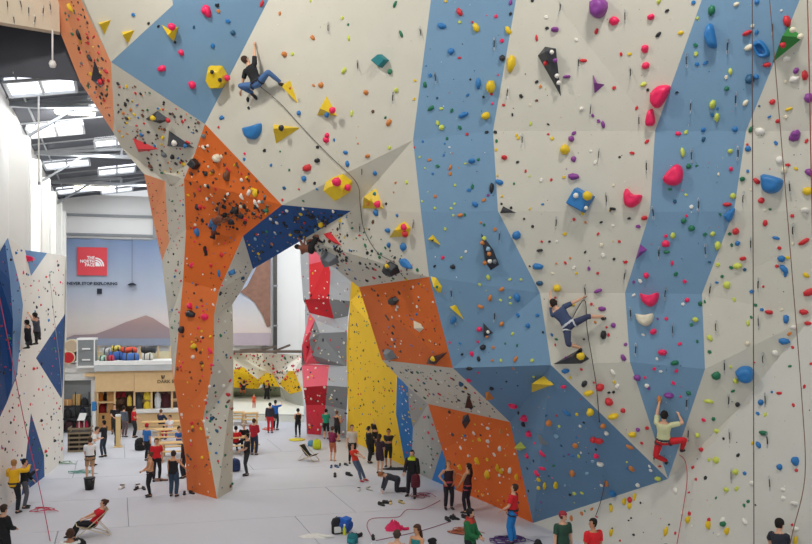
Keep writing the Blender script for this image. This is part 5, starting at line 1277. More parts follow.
# cloth with shallow hanging folds
nx, nz_ = 40, 8
vv, ff = [], []
for j in range(nz_ + 1):
    for i in range(nx + 1):
        v = (v1 - v0) * i / nx
        fold = .05 * math.sin(i * 1.7) * (j / nz_) + .03 * math.sin(i * .6 + 1)
        q = VH * v + NB * fold + Vector((0, 0, (zt - zb) * j / nz_))
        vv.append(q)
for j in range(nz_):
    for i in range(nx):
        a = j * (nx + 1) + i; ff.append((a, a + 1, a + nx + 2, a + nx + 1))
poly_mesh('cloth', vv, ff, m_sky, BAN, True)
def bshape(name, pts, m, off, parent=BAN):
    """flat print just proud of the banner cloth"""
    q = [BK(x, y, off) - bo for x, y in pts]
    n = len(q)
    return poly_mesh(name, q, [tuple(range(n))], m, parent)
M_mount = gradmat('banner_mountain', [(0, '968C96'), (.5, 'A48C8C'), (1, 'BE9C90')], 0, 2.9)
bshape('mountain_print', [(64, 339), (74, 335), (96, 334), (112, 328), (126, 322), (138, 318), (146, 315.5), (153, 318), (162, 324), (172, 330), (186, 334), (186, 339)], M_mount, .60)
bshape('lake_print', [(61, 338.5), (200, 338.5), (200, 345.5), (61, 345.5)], mat('banner_lake', '8E97AA', .8, var=.08), .62)
bshape('rock_print', [(240, 292), (247, 286), (256, 268), (262, 250), (270.5, 246), (270.5, 326), (267, 327), (263, 316), (255, 303), (247, 296)], mat('banner_rock', '8A6656', .8, var=.4, scale=2.5), .60)
bshape('haze_print', [(232, 333), (270.5, 333), (270.5, 345.5), (232, 345.5)], mat('banner_haze', 'B9AAB2', .8, var=.08), .62)
bshape('logo_square', [(77, 247), (107, 247.6), (107, 275.6), (77, 275.2)], mat('logo_red', 'DC4650', .7, var=.03), .66)
M_pw = mat('print_white', 'F2F0F0', .7, var=.02); M_pk = mat('print_navy', '1E2434', .7, var=.02)
def quarter(cx, cy, r0, r1):
    pts = []
    for k in range(9): a = math.pi / 2 * k / 8; pts.append((cx + r1 * math.sin(a), cy - r1 * math.cos(a)))
    for k in range(8, -1, -1): a = math.pi / 2 * k / 8; pts.append((cx + r0 * math.sin(a), cy - r0 * math.cos(a)))
    return pts
for r0, r1 in ((.0, 4.6), (5.2, 6.6), (7.3, 8.8)):
    bshape('logo_arc', quarter(95.4, 266.3, r0, r1), M_pw, .68)
FONTQ = []
def text3(txt, p, xdir, size, m, parent, align='LEFT', bold=0.0, nrm=None, stretch=1.0):
    """lettering as flat mesh; p is the left end of the base line (world)"""
    cu = bpy.data.curves.new('lettering', 'FONT'); cu.body = txt; cu.size = size; cu.align_x = align; cu.offset = bold
    cu.resolution_u = 2
    o = bpy.data.objects.new('tmp_font', cu); COL.objects.link(o)
    FONTQ.append((o, p, xdir, m, parent, stretch))
def bake_text():
    dg = bpy.context.evaluated_depsgraph_get(); dg.update()
    for (o, p, xd, m, parent, st) in FONTQ:
        me = bpy.data.meshes.new_from_object(o.evaluated_get(dg))
        xd = xd.normalized()
        M = Matrix((xd * st, Vector((0, 0, 1)), -Vector((-xd.y, xd.x, 0)))).transposed().to_4x4()
        me.transform(Matrix.Translation(p - parent.location) @ M)
        me.materials.clear()
        r = link('lettering', me, parent, m)
        bpy.data.objects.remove(o)
for k, w in enumerate(('THE', 'NORTH', 'FACE')):
    text3(w, BK(94.6, 259.2 + k * 3.55, .69), VH, .30, M_pw, BAN, 'RIGHT', .010, stretch=.92)
text3('NEVER STOP EXPLORING', BK(67, 284.5, .69), VH, .27, M_pk, BAN, 'LEFT', .012, stretch=1.10)
bshape('print_square', [(97, 288.5), (102, 288.6), (102, 294), (97, 293.9)], M_pk, .66)
tube('top_rail', [hall(.5, v0 - .1, zt) - bo, hall(.5, v1 + .1, zt) - bo], .05, M_steel, BAN)
t = thing('steel_column', hall(.8, v1 + .25, 0), 'dark steel column at the right end of the banner', 'column')
box('shaft', (0, 0, 6.8), (.28, .28, 13.6), mat('dark_steel', '4A4744', .5, .3), t, rz=HRZ)
box('base_plate', (0, 0, .03), (.5, .5, .06), MATS['dark_steel'], t, rz=HRZ)
for zz in (3, 6, 9): box('clamp', (0, 0, zz), (.34, .34, .12), M_steel, t, rz=HRZ)
t = thing('wall_beacon', hall(.75, vcoord(BK(132, 284), .5), BK(132, 284, .75).z), 'small dark spotlight hanging in front of the banner', 'lamp')
lathe('shade', [(0, 0.1), (.1, .08), (.32, -.05), (.3, -.08), (0, -.02)], M_pk, t, 12); tube('wire', [(0, 0, .08), (0, 0, 3.3)], .012, M_pk, t)

# ------------------------------------------------------------------ kiosk and store at the far left
K0 = G(97, 431)
KRZ = HRZ
def KP(x, y, off=0.0): return ray_plane(x, y, K0 + NB * off, NB)
M_ply = mat('plywood', 'D9B98A', .7, var=.10, scale=4); M_ply2 = mat('plywood_dark', 'B88A52', .7, var=.15, scale=5); M_wht = mat('white_board', 'E9E9E7', .6, var=.04)
M_grey = mat('grey_panel', '8D9294', .6, var=.08, scale=2); M_dark = mat('dark_interior', '2A2624', .9, var=.2)
def slab(name, x0, y0, x1, y1, o0, o1, m, parent, bev=0.0, part=None):
    """block whose front face spans a pixel rectangle on the kiosk plane at offset o0, going back to o1"""
    a = KP(x0, y0, o0); b = KP(x1, y1, o0)
    w = (b - a).dot(VH); h = a.z - b.z
    c = (a + b) / 2 + NB * (o1 - o0) / 2
    pl_ = parent.location if parent is not None else Vector((0, 0, 0))
    bm = bmesh.new(); box_bm(bm, (0, 0, 0), (abs(w), o1 - o0, abs(h)), bev=bev)
    bmesh.ops.transform(bm, matrix=Matrix.Translation(c - pl_) @ Matrix.Rotation(KRZ, 4, 'Z'), verts=bm.verts)
    return bm_obj(name, bm, m, part or parent)
KI = thing('kiosk', KP(136, 431), 'plywood climbing shop kiosk with a long fascia under the banner', 'kiosk')
slab('fascia', 95, 370, 134, 391, -.1, .15, M_ply, KI); slab('fascia', 134.3, 370, 185, 391, -.1, .15, M_ply, KI)
slab('roof_edge', 94, 366, 185, 370, -.3, 3.2, mat('gutter_grey', 'B9BEC0', .5), KI); slab('roof_deck', 94, 361.5, 185, 364.2, -.2, 3.2, M_wht, KI)
slab('back_wall', 95, 391, 185, 432, 3.0, 3.1, mat('shop_back', '6A5546', .8, var=.3, scale=3), KI)
for x in (97.4, 114.6, 134.3, 151.5, 172): slab('post', x - .9, 391, x + .9, 430.8, 0, .16, M_ply, KI)
slab('counter', 134.3, 412, 185, 431, -.25, .4, M_ply, KI); slab('counter_top', 134, 410.5, 185, 412, -.35, .5, M_wht, KI)
cb = slab('cabinet', 98.5, 414, 113.5, 430.8, 0, .5, M_ply2, KI)
q = KP(103, 417, -.01)
slab('cabinet_hole', 102, 415.5, 104.5, 419, -.012, .0, M_dark, KI, part=cb)
slab('shelf', 98, 402, 114, 403, .1, 1.2, M_ply, KI); slab('shelf', 134.3, 400.5, 185, 401.3, .8, 1.4, M_ply, KI)
slab('side_panel', 107, 392, 113.5, 414, .25, .32, M_ply2, KI)
slab('side_wall', 94.5, 391, 96.5, 431, .2, 3.0, M_ply, KI)
qf = KP(157.2, 383.2, -.12)
text3('DARK BAR', qf, VH, .28, mat('fascia_ink', '4A3A28', .8), KI, 'LEFT', .004)
for k in range(3):
    a = [(160.8 + k * 1.6, 375.4), (161.8 + k * 1.6, 375.2), (162.6 + k * .9, 378.2), (161.8 + k * .9, 379.6)]
    poly_mesh('fascia_mark', [KP(x, y, -.115) - KI.location for x, y in a], [(0, 1, 2, 3)], MATS['fascia_ink'], KI)
# goods in the kiosk: each its own thing
def garment(x0, y0, x1, y1, off, col, label, shape='coat', cat='garment', group='goods hanging in the shop kiosk'):
    c = KP((x0 + x1) / 2, y1, off); w = (KP(x1, y1, off) - KP(x0, y1, off)).dot(VH); h = (KP(x0, y0, off) - KP(x0, y1, off)).z
    o = thing('garment' if shape == 'coat' else 'shop_bag', c, label, cat, group, rz=KRZ)
    m = mat('cloth_' + col, col, .85, var=.14, scale=12, bump=.2, bscale=30)
    bm = bmesh.new()
    prof = [(0, .46, .12), (.25, .5, .14), (.6, .46, .13), (.85, .40, .11), (.95, .2, .08), (1, .1, .05)] if shape == 'coat' else [(0, .42, .3), (.1, .5, .36), (.5, .5, .38), (.85, .42, .3), (1, .2, .15)]
    ring_loft(bm, [(Vector((0, 0, z * h)), Vector((a * w, 0, 0)), Vector((0, b * w, 0))) for z, a, b in prof])
    bm_obj('body', bm, m, o, True)
    if shape == 'coat':
        for sg in (-1, 1): tube('sleeve', [(sg * .38 * w, 0, .88 * h), (sg * .48 * w, -.05, .5 * h), (sg * .46 * w, -.08, .2 * h)], [.1 * w, .09 * w, .07 * w], m, o)
    else:
        tube('strap', [(-.2 * w, 0, .9 * h), (-.1 * w, 0, 1.1 * h), (.1 * w, 0, 1.1 * h), (.2 * w, 0, .9 * h)], .02, m, o)
    return o
garment(98, 392, 103, 402, .6, 'D98A3A', 'orange jacket hanging left in the kiosk')
garment(103.5, 393, 107, 402, .7, '2A1E1E', 'black jacket hanging left in the kiosk')
garment(98.5, 403.5, 106, 413.5, .6, '8C1F24', 'dark red jacket lying in the left kiosk bay', 'bag', 'garment')
garment(106, 403.5, 110, 412, .9, 'E8E4E4', 'white jacket in the left kiosk bay')
garment(115.5, 391.5, 120.5, 398, .6, '8E2430', 'dark red rucksack on the kiosk wall, left of two', 'bag', 'bag')
garment(121, 391.5, 126, 397, .6, 'A02838', 'red rucksack on the kiosk wall, right of two', 'bag', 'bag')
garment(116, 398.5, 124, 404, .7, '5E4636', 'brown rucksack below the red ones in the kiosk', 'bag', 'bag')
garment(127, 396, 132, 406, .4, 'E8C85A', 'yellow bag hanging beside the kiosk entrance', 'bag', 'bag')
garment(136, 392, 142, 409, .5, '4A5058', 'grey jacket hanging behind the kiosk counter')
garment(144, 391.5, 151, 400, .3, 'E6D24C', 'yellow shirt, upper of two behind the kiosk counter')
garment(144, 401, 151, 410.5, .3, 'DFC63A', 'yellow shirt, lower of two behind the kiosk counter')
garment(152, 391.5, 155, 409, .6, '1D1D22', 'narrow black coat beside the yellow shirts')
garment(155, 391.5, 160.5, 409.5, .4, 'DDE3EA', 'pale blue-white coat behind the kiosk counter')
garment(162, 392, 170.5, 410, .5, '4A2028', 'dark plum coat near the right end of the kiosk')
# storage on the kiosk roof
CAB = thing('storage_cabinet', KP(86, 367), 'grey two-drawer storage crate with white rims on the store roof', 'cabinet')
slab('body', 77.5, 339.5, 94.5, 367, 0, .9, M_grey, CAB, .02)
for (a, b) in ((338.2, 340), (366, 367.6)): slab('rim', 76.8, a, 95.2, b, -.06, .95, M_wht, CAB)
for x in (77, 94.2): slab('rim', x - .4, 339, x + .6, 367, -.05, .0, M_wht, CAB)
for y in (349, 360):
    dr = slab('drawer', 79, y - 8.3, 93, y + 2, -.03, .02, mat('grey_drawer', '7C8082', .6), CAB)
    slab('handle', 82, y - .8, 90, y + .5, -.09, -.03, M_wht, CAB, part=dr)
def drum(x, y, r, L, col, label, rim='D9C9A8', off=0.0):
    c = KP(x, y, off)
    t = thing('drum', c, label, 'drum', 'drums on the store roof', rz=KRZ)
    R_ = r * c.y / F
    bm = bmesh.new(); tube_bm(bm, [(0, 0, 0), (0, L, 0)], R_, 18); bm_obj('shell', bm, mat('drum_' + col, col, .6, var=.1), t, False)
    bm = bmesh.new(); tube_bm(bm, [(0, -.05, 0), (0, .06, 0)], R_ * 1.05, 18); ob = bm_obj('rim', bm, mat('drum_rim_' + rim, rim, .6), t)
    bm = bmesh.new(); tube_bm(bm, [(0, -.08, 0), (0, -.04, 0)], R_ * .88, 18); bm_obj('head', bm, mat('drum_head_' + col, col, .5, var=.05), t)
drum(71.5, 346, 6.5, .8, 'B9A58C', 'tan drum lying on its side at the top of the pile', off=.1)
drum(73.5, 355, 6, .7, '2C7D58', 'green drum lying behind the red one', '1F5F42', .95)
drum(68.5, 357.5, 6.2, .8, 'B8141E', 'red drum with a pale rim at the bottom of the pile')
def bundle(x0, y0, x1, y1, col, label, off=.5, cat='bundle'):
    c = KP((x0 + x1) / 2, y1, off); w = (KP(x1, y1, off) - KP(x0, y1, off)).dot(VH); h = (KP(x0, y0, off) - KP(x0, y1, off)).z
    o = thing('stored_bundle', c, label, cat, 'things stored on the kiosk roof', rz=KRZ)
    m = mat('cloth_' + col, col, .85, var=.14, scale=12, bump=.2, bscale=30)
    bm = bmesh.new()
    ring_loft(bm, [(Vector((x * w, 0, h * .5 + .04 * math.sin(9 * x))), Vector((0, .3 * k, 0)), Vector((0, 0, h * .5 * k))) for x, k in ((-.5, .55), (-.46, .95), (-.2, 1), (.1, .92), (.3, 1), (.46, .95), (.5, .5))])
    bm_obj('roll', bm, m, o, True)
    for x in (-.25, .25):
        bm = bmesh.new(); ring_loft(bm, [(Vector((x * w - .03, 0, h * .5)), Vector((0, .32, 0)), Vector((0, 0, h * .53))), (Vector((x * w + .03, 0, h * .5)), Vector((0, .32, 0)), Vector((0, 0, h * .53)))])
        bm_obj('strap', bm, M_sling, o)
bundle(99, 355.5, 107, 361.5, 'A9CDB8', 'pale green roll on the kiosk roof')
bundle(107, 355, 114, 361.5, 'C23A52', 'crimson and white roll on the kiosk roof', .4)
bundle(109, 351.5, 124, 360.5, '3A62A8', 'blue bundle on the kiosk roof, left of two', .9)
bundle(123, 353, 139, 361.5, '456CB0', 'blue bundle on the kiosk roof, right of two', .5)
bundle(121, 347, 137, 353, 'D2503A', 'red and white chequered bundle on top of the blue ones', 1.0)
bundle(112, 345.5, 121, 351.5, 'D2BE5A', 'yellow bundle behind the blue ones', 1.4)
bundle(103, 348, 112, 355, 'C9C9C6', 'white bundle on the kiosk roof near the crate', 1.5)
bundle(141, 346.5, 156, 353, '3B3D40', 'dark grey box-like bundle at the right of the roof', .9)
bundle(142, 353, 153, 361, 'C9C6BC', 'off-white bundle under the dark one on the roof', .6)
t = thing('roof_rack', KP(130, 361.5, 1.8), 'low wooden rack at the back of the kiosk roof', 'rack')
for x in (98, 112, 125, 140, 158, 170): slab('upright', x - .5, 346, x + .5, 361.5, 1.75, 1.85, M_ply, t)
slab('back_board', 97, 352, 172, 360, 1.86, 1.9, mat('rack_board', 'CFC7A8', .8, var=.1), t)
# white store container left of the kiosk
ST = thing('store_container', KP(78, 431, .6), 'white framed store with a grey panelled front, left of the kiosk', 'container')
slab('roof_fascia', 56, 364, 95, 372, .3, 3, M_wht, ST); slab('lintel', 56, 372.5, 94, 380, .4, 3, M_wht, ST)
slab('grey_front', 56, 380.2, 91, 432, .75, .85, M_grey, ST); slab('door_post', 91, 380, 95, 432, .4, .75, M_wht, ST)
slab('awning_roll', 84.5, 373.5, 95, 376.5, .05, .3, M_ply, ST)
SH = thing('storage_shelf', KP(76, 431, -.2), 'dark metal storage shelf cluttered with bags in front of the grey store', 'shelf')
for x in (62, 75.5, 89): slab('upright', x - .35, 392, x + .35, 431, -.2, -.1, mat('black_steel', '2C2D30', .5, .4), SH)
for y in (406.5, 419, 430): slab('shelf_board', 61.5, y - .6, 89.5, y + .6, -.25, .45, MATS['black_steel'], SH)
def carton(x0, y0, x1, y1, off, col, label, depth=.45):
    o = thing('carton', KP((x0 + x1) / 2, y1, off), label, 'box', 'boxes and bags on the storage shelf')
    slab('box_body', x0, y0, x1, y1, off, off + depth, mat('card_' + col, col, .8, var=.1), o, .015)
    slab('tape', x0 + (x1 - x0) * .45, y0 - .1, x0 + (x1 - x0) * .55, y1, off - .01, off + .02, mat('tape', 'D8C9A0', .5), o)
carton(62.5, 400, 72, 405.8, -.15, 'B98652', 'brown cardboard box on the storage shelf')
carton(72.5, 395, 80, 405.8, -.1, 'C09A60', 'taller tan cardboard box on the storage shelf')
garment(80.5, 398, 88.5, 406, -.1, '1B1B1E', 'black bag on the top of the storage shelf', 'bag', 'bag', 'boxes and bags on the storage shelf')
garment(63, 409, 72, 418.4, -.1, '232326', 'black bag in the middle of the storage shelf', 'bag', 'bag', 'boxes and bags on the storage shelf')
garment(79.5, 407.5, 86, 418.4, -.05, '2E3340', 'navy bag in the middle of the storage shelf', 'bag', 'bag', 'boxes and bags on the storage shelf')
garment(64, 421, 74, 429.4, -.1, '3A1F24', 'dark maroon bag at the bottom of the storage shelf', 'bag', 'bag', 'boxes and bags on the storage shelf')
garment(76, 421, 83, 429.4, -.1, 'A03A44', 'red bag at the bottom of the storage shelf', 'bag', 'bag', 'boxes and bags on the storage shelf')
garment(84, 421, 88.5, 429.4, -.1, 'B01C40', 'crimson bag beside the red one on the shelf', 'bag', 'bag', 'boxes and bags on the storage shelf')
t = thing('drinks_dispenser', KP(94, 425, -.4), 'blue bottle on a slim white stand beside the kiosk', 'dispenser')
slab('stand', 92.5, 411, 95.5, 431, -.45, -.2, M_wht, t); slab('bottle', 91.8, 402, 96, 411, -.5, -.15, mat('blue_bottle', '2E7FC2', .25), t, .04)
t = thing('sign_board', KP(82, 420, -.5), 'white tilted board leaning in front of the storage shelf', 'board')
poly_mesh('sheet', [KP(77, 420.5, -.5) - t.location, KP(84.5, 420.5, -.5) - t.location, KP(87, 413, -.3) - t.location, KP(80, 413, -.3) - t.location, KP(77, 420.5, -.47) - t.location, KP(84.5, 420.5, -.47) - t.location, KP(87, 413, -.27) - t.location, KP(80, 413, -.27) - t.location], [(0, 1, 2, 3), (4, 7, 6, 5), (0, 4, 5, 1), (1, 5, 6, 2), (2, 6, 7, 3), (3, 7, 4, 0)], M_wht, t)
for x in (79, 84): slab('leg', x - .25, 419, x + .25, 431, -.48, -.42, M_wht, t)
# slatted pallet crate
loc = G(79, 452)
t = thing('pallet_crate', loc, 'stack-like wooden slatted crate in front of the storage shelf', 'crate', rz=HRZ)
wc, hc_ = 20.5 * loc.y / F, 24 * loc.y / F
for k in range(6):
    box('slat', (0, 0, .05 + k * hc_ / 5.4), (wc, .03, .09), mat('old_wood', '8A7A62', .8, var=.2, scale=6), t)
    for sx in (-1, 1): box('slat', (sx * wc / 2, .45, .05 + k * hc_ / 5.4), (.03, .9, .09), MATS['old_wood'], t)
for sx in (-.5, 0, .5): box('stud', (sx * wc * .96, .05, hc_ / 2), (.08, .06, hc_), mat('old_wood_dark', '5A4C3C', .8), t)
box('contents', (0, .48, hc_ * .42), (wc * .9, .8, hc_ * .8), M_dark, t, bev=.03)
loc = G(118.2, 447)
t = thing('wooden_post', loc, 'pale square wooden post with a white cap standing on the mats', 'post', rz=HRZ)
box('shaft', (0, 0, .8), (.22, .22, 1.6), mat('pale_wood', 'E2C48C', .6, var=.08, scale=5), t, bev=.01); box('cap', (0, 0, 1.63), (.25, .25, .1), M_wht, t, bev=.01); box('foot', (0, 0, .02), (.4, .4, .04), MATS['pale_wood'], t)

# ------------------------------------------------------------------ tables, chairs and what lies on the mats
def picnic(loc, rz, label, L=1.9, m=None):
    t = thing('picnic_table', loc, label, 'table', 'wooden picnic tables', rz=rz)
    m = m or mat('table_wood', 'D8B27A', .6, var=.12, scale=5)
    for k in (-1, 0, 1): box('top_plank', (0, k * .235, .74), (L, .22, .045), m, t, bev=.006)
    for s_ in (-1, 1):
        for k in (0, 1): box('bench_plank', (0, s_ * (.62 + k * .16), .44), (L, .145, .04), m, t, bev=.006)
        for e_ in (-1, 1): tube('leg', [(e_ * L * .38, s_ * .62, .0), (e_ * L * .38, s_ * .22, .72)], .045, m, t, 4, False)
        box('bench_beam', (s_ * L * .38, 0, .40), (.05, 1.5, .08), m, t)
        box('top_beam', (s_ * L * .38, 0, .69), (.05, .66, .06), m, t)
    return t
picnic(G(164, 434.5), HRZ, 'wooden picnic table nearest the shop counter', 2.4)
picnic(G(174, 443), HRZ, 'wooden picnic table in the middle, left of the pillar', 1.9)
picnic(G(176, 458), HRZ, 'wooden picnic table nearest the pillar on its left', 1.5)
picnic(G(240, 452), HRZ + .2, 'wooden picnic table just right of the pillar', 1.6)
picnic(G(237, 424), HRZ - .1, 'far wooden picnic table at the bouldering mats, left one', .9)
picnic(G(251, 425), HRZ - .1, 'far wooden picnic table at the bouldering mats, right one', .9)
def deck_chair(loc, rz, label, fab='1E1F22'):
    t = thing('deck_chair', loc, label, 'deck chair', 'deck chairs', rz=rz)
    m = mat('chair_wood', 'C9B79A', .6, var=.1, scale=6); mf = mat('canvas_' + fab, fab, .85, var=.1)
    for s_ in (-1, 1):
        x = s_ * .29
        tube('back_rail', [(x, -.55, .06), (x, .52, .95)], .02, m, t, 4, False)
        tube('seat_rail', [(x * .9, .55, .02), (x * .9, -.52, .48)], .02, m, t, 4, False)
        tube('prop', [(x * .95, .12, .62), (x * .95, .62, .03)], .016, m, t, 4, False)
    for (y, z) in ((.52, .95), (-.52, .48), (.56, .02), (-.55, .06)): tube('cross_bar', [(-.3, y, z), (.3, y, z)], .018, m, t, 4, False)
    pts = [(-.52, .48), (-.35, .34), (-.1, .30), (.12, .42), (.32, .66), (.52, .95)]
    vs = [(sx * .25, y, z + dz) for y, z in pts for sx, dz in ((-1, 0), (1, 0), (1, .012), (-1, .012))]
    fs = []
    for i in range(len(pts) - 1):
        for k in range(4): fs.append((i * 4 + k, i * 4 + (k + 1) % 4, i * 4 + 4 + (k + 1) % 4, i * 4 + 4 + k))
    fs += [(0, 1, 2, 3), tuple(4 * (len(pts) - 1) + k for k in (3, 2, 1, 0))]
    poly_mesh('canvas', vs, fs, mf, t)
    return t
deck_chair(G(309, 461), D2(62), 'empty black deck chair in the middle of the hall floor').scale = (.78, .78, .78)
deck_chair(woman_loc + Vector((0, 0, 0)), D2(-62), 'deck chair carrying the woman in the red T-shirt', 'B9A88C').scale = (.86, .86, .86)

def shoe_mesh(col):
    bm = bmesh.new()
    rg = [(-.13, .025, .035, .045), (-.11, .036, .05, .05), (-.04, .038, .05, .05), (.03, .042, .036, .036), (.10, .046, .028, .028), (.14, .03, .02, .02), (.15, .01, .01, .015)]
    ring_loft(bm, [(Vector((0, -y, z)), Vector((a, 0, 0)), Vector((0, 0, b))) for y, a, b, z in rg])
    for v in bm.verts: v.co.z = max(v.co.z, 0)
    return bm
def shoes(x, y, col, label, rz=0, gap=.17, z=0, big=1.0):
    for k in (0, 1):
        a = rz + (.5 if k else -.2)
        loc = G(x, y) + Vector((math.cos(rz), math.sin(rz), 0)) * gap * (k - .5) * 2
        t = thing('climbing_shoe', loc, label % ('left', 'right')[k] if '%' in label else label, 'shoe', 'shoes left on the mats', rz=a)
        t.scale = (big, big, big)
        bm_obj('upper', shoe_mesh(col), mat('shoe_' + col, col, .6, var=.1), t, True)
        box('strap', (0, .0, .08), (.085, .05, .02), M_sling, t, bev=.006); box('sole', (0, -.01, .006), (.07, .24, .012), mat('rubber', '15151A', .7), t, bev=.004)
shoes(342, 476, '1D1D20', '%s shoe of the black pair near the barefoot person', .3, .3, big=1.5)
shoes(364, 490, 'D9D6D0', '%s shoe of the white and black pair beside the kneeling person', .2, .2, big=1.3)
shoes(384, 504.5, '24241F', '%s shoe of the black pair below the kneeling person', .9, .16, big=1.3)
shoes(396, 503.5, 'C9B476', '%s shoe of the tan pair below the kneeling person', .2, .2, big=1.2)
shoes(451, 520, '17171A', '%s shoe of the black pair at the feet of the tank top woman', .6, .14, big=1.3)
shoes(459, 518.5, '1C1B1E', '%s shoe of the dark pair by the long haired woman', .1, .2, big=1.3)
shoes(366, 538, '202024', '%s shoe of the dark pair beside the teal bag', -.4, .24, big=1.2)
shoes(334, 467.5, '3A5A8A', '%s shoe of the blue pair at the barefoot person', .2, .12, big=1.2)
shoes(343, 465.5, '33363C', '%s shoe of the grey pair at the barefoot person', .2, .14, big=1.1)
shoes(130, 488, 'E2E0DC', '%s shoe of the white and black pair between the bucket and the pillar', .2, .3, big=1.7)
shoes(140, 489.5, '18181B', '%s shoe of the black pair left of the tan topped woman', .1, .14, big=1.2)
shoes(188, 494, '1D1D21', '%s shoe of the black pair at the foot of the pillar', .4, .13, big=1.2)

def backpack(loc, rz, label, col, w=.34, h=.5, dp=.22, lying=False, name='backpack', cat='backpack', pocket=None):
    t = thing(name, loc, label, cat, None, rz=rz)
    m = mat('cloth_' + col, col, .8, var=.14, scale=12, bump=.2, bscale=30)
    bm = bmesh.new()
    ring_loft(bm, [(Vector((0, 0, z * h)), Vector((a * w, 0, 0)), Vector((0, b * dp, 0))) for z, a, b in ((0, .4, .4), (.06, .5, .5), (.45, .52, .54), (.8, .46, .46), (.95, .3, .32), (1, .12, .14))])
    bod = bm_obj('sack', bm, m, t, True)
    bm = bmesh.new(); box_bm(bm, (0, -dp * .5, h * .3), (w * .7, dp * .35, h * .38), bev=.03); pk = bm_obj('pocket', bm, mat('cloth_' + (pocket or col), pocket or col, .8, var=.14, scale=12), bod)
    for s_ in (-1, 1): tube('shoulder_strap', [(s_ * w * .22, dp * .42, h * .9), (s_ * w * .3, dp * .8, h * .6), (s_ * w * .26, dp * .5, h * .12)], .018, M_sling, t)
    tube('haul_loop', [(-.05, 0, h * .96), (0, 0, h * 1.07), (.05, 0, h * .96)], .01, M_sling, t)
    if lying: t.rotation_euler = (D2(-78), 0, rz); t.location.z += dp * .55
    return t
backpack(G(350, 533.5), 1.1, 'blue duffel rucksack lying on the mats at the bottom centre', '1F4FA0', .48, .62, .36, True, pocket='2468C8')
backpack(G(336.5, 533.5), .4, 'black and white rucksack next to the blue duffel', '1E1F24', .32, .5, .26, pocket='D8D8D4')
backpack(G(352.5, 543), -.3, 'small teal bag below the blue duffel', '1F7078', .34, .3, .26, pocket='2A8890')
backpack(G(317, 449), .2, 'lime green ball-shaped bag near the yellow disc', 'C6D22C', .42, .5, .4)
backpack(G(311, 446), .2, 'small pale blue bag left of the lime green bag', '5A93B8', .34, .3, .26)
backpack(G(234.5, 471), .3, 'navy bag half hidden behind the right edge of the pillar', '2A3A68', .5, .55, .4)
backpack(G(140.5, 450), .3, 'black bag on the floor beside the person in the red cap', '151518', .55, .62, .45)
backpack(G(332, 461) + Vector((.02, -.2, .95)), D2(-25), 'purple-red rucksack on the back of the barefoot person', '8A2450', .34, .42, .2)
backpack(atd(79.5, 17.9) + Vector((0, -.1, .98)), D2(30), 'black rucksack on the back of the man in white at the bottom left', '17181B', .4, .52, .24)
backpack(G(415.5, 498) + Vector((0, -.12, .42)), .3, 'dark red bag hanging from the hand of the man in the black jacket', '5A1E2C', .36, .5, .2)
t = thing('bottle', G(344.5, 535), 'yellow-green drinking bottle beside the blue duffel', 'bottle')
lathe('flask', [(0.05, 0), (.055, .02), (.055, .2), (.03, .26), (.025, .28)], mat('bottle_lime', 'C9D22A', .35), t, 12); lathe('cap', [(.03, .28), (.03, .33), (0, .34)], M_wht, t, 12)
loc = G(89.5, 489.5)
t = thing('bucket', loc, 'black bucket standing in front of the white shirted belayer', 'bucket')
lathe('tub', [(.16, 0), (.2, .44), (.185, .44), (.15, .03)], mat('black_plastic', '141416', .5), t, 20); lathe('rim', [(.2, .43), (.215, .44), (.215, .47), (.19, .47)], MATS['black_plastic'], t, 20)
tube('handle', [(.2 * math.cos(a), -.02 - .14 * math.sin(a), .45 - .12 * math.sin(a)) for a in [k * math.pi / 8 for k in range(9)]], .008, M_alu, t)
t = thing('floor_disc', G(297, 440), 'round yellow disc lying on the mats under the woman in black', 'disc')
lathe('pad', [(0, 0.0), (.42, 0), (.43, .02), (.42, .045), (0, .05)], mat('disc_yellow', 'E8D83A', .6, var=.04), t, 28); lathe('edge', [(.425, .0), (.445, .01), (.445, .035), (.425, .045)], mat('disc_edge', 'C9B82A', .6), t, 28)

def cloth_heap(loc, rx, ry, h, col, label, seed, cat='cloth', name='garment_heap'):
    t = thing(name, loc, label, cat)
    rnd = random.Random(seed); n, k = 22, 6
    vs = [(0, 0, h * .6)]; fs = []
    for j in range(1, k + 1):
        for i in range(n):
            a = 2 * math.pi * i / n; r_ = j / k * (1 + .16 * math.sin(2 * a + seed) + .09 * math.sin(5 * a))
            vs.append((math.cos(a) * rx * r_, math.sin(a) * ry * r_, max(.004, h * (1 - (j / k) ** 2.5) * (.45 + .75 * rnd.random())) if j < k else .004))
    for i in range(n): fs.append((0, 1 + i, 1 + (i + 1) % n))
    for j in range(k - 1):
        for i in range(n):
            a = 1 + j * n + i; b = 1 + j * n + (i + 1) % n; fs.append((a, a + n, b + n, b))
    poly_mesh('cloth', vs, fs, mat('cloth_' + col, col, .85, var=.14, scale=12, bump=.2, bscale=30), t, True)
    tube('sleeve', spline([(rx * .3, -ry * .2, h * .5), (rx * .9, -ry * .5, .05), (rx * 1.35, -ry * .2, .035)], 5), [.05] * 11, MATS['cloth_' + col], t)
cloth_heap(G(315, 537), .42, .2, .10, 'E6E4DC', 'white T-shirt dropped flat on the mats at the bottom centre', 2)
cloth_heap(G(394, 529), .34, .28, .26, 'D8265C', 'crumpled pink jacket on the mats at the bottom', 5)
cloth_heap(G(378, 462.5), .5, .2, .08, '35323A', 'dark jacket lying flat at the feet of the folded-arms man', 8) if False else None
cloth_heap(G(398, 469.5), .75, .22, .1, '26262A', 'black jacket on the floor behind the kneeling person', 9)
cloth_heap(G(158.5, 480.5), .3, .2, .1, '8E6A5C', 'brown garment on the mats behind the tan topped woman', 11)

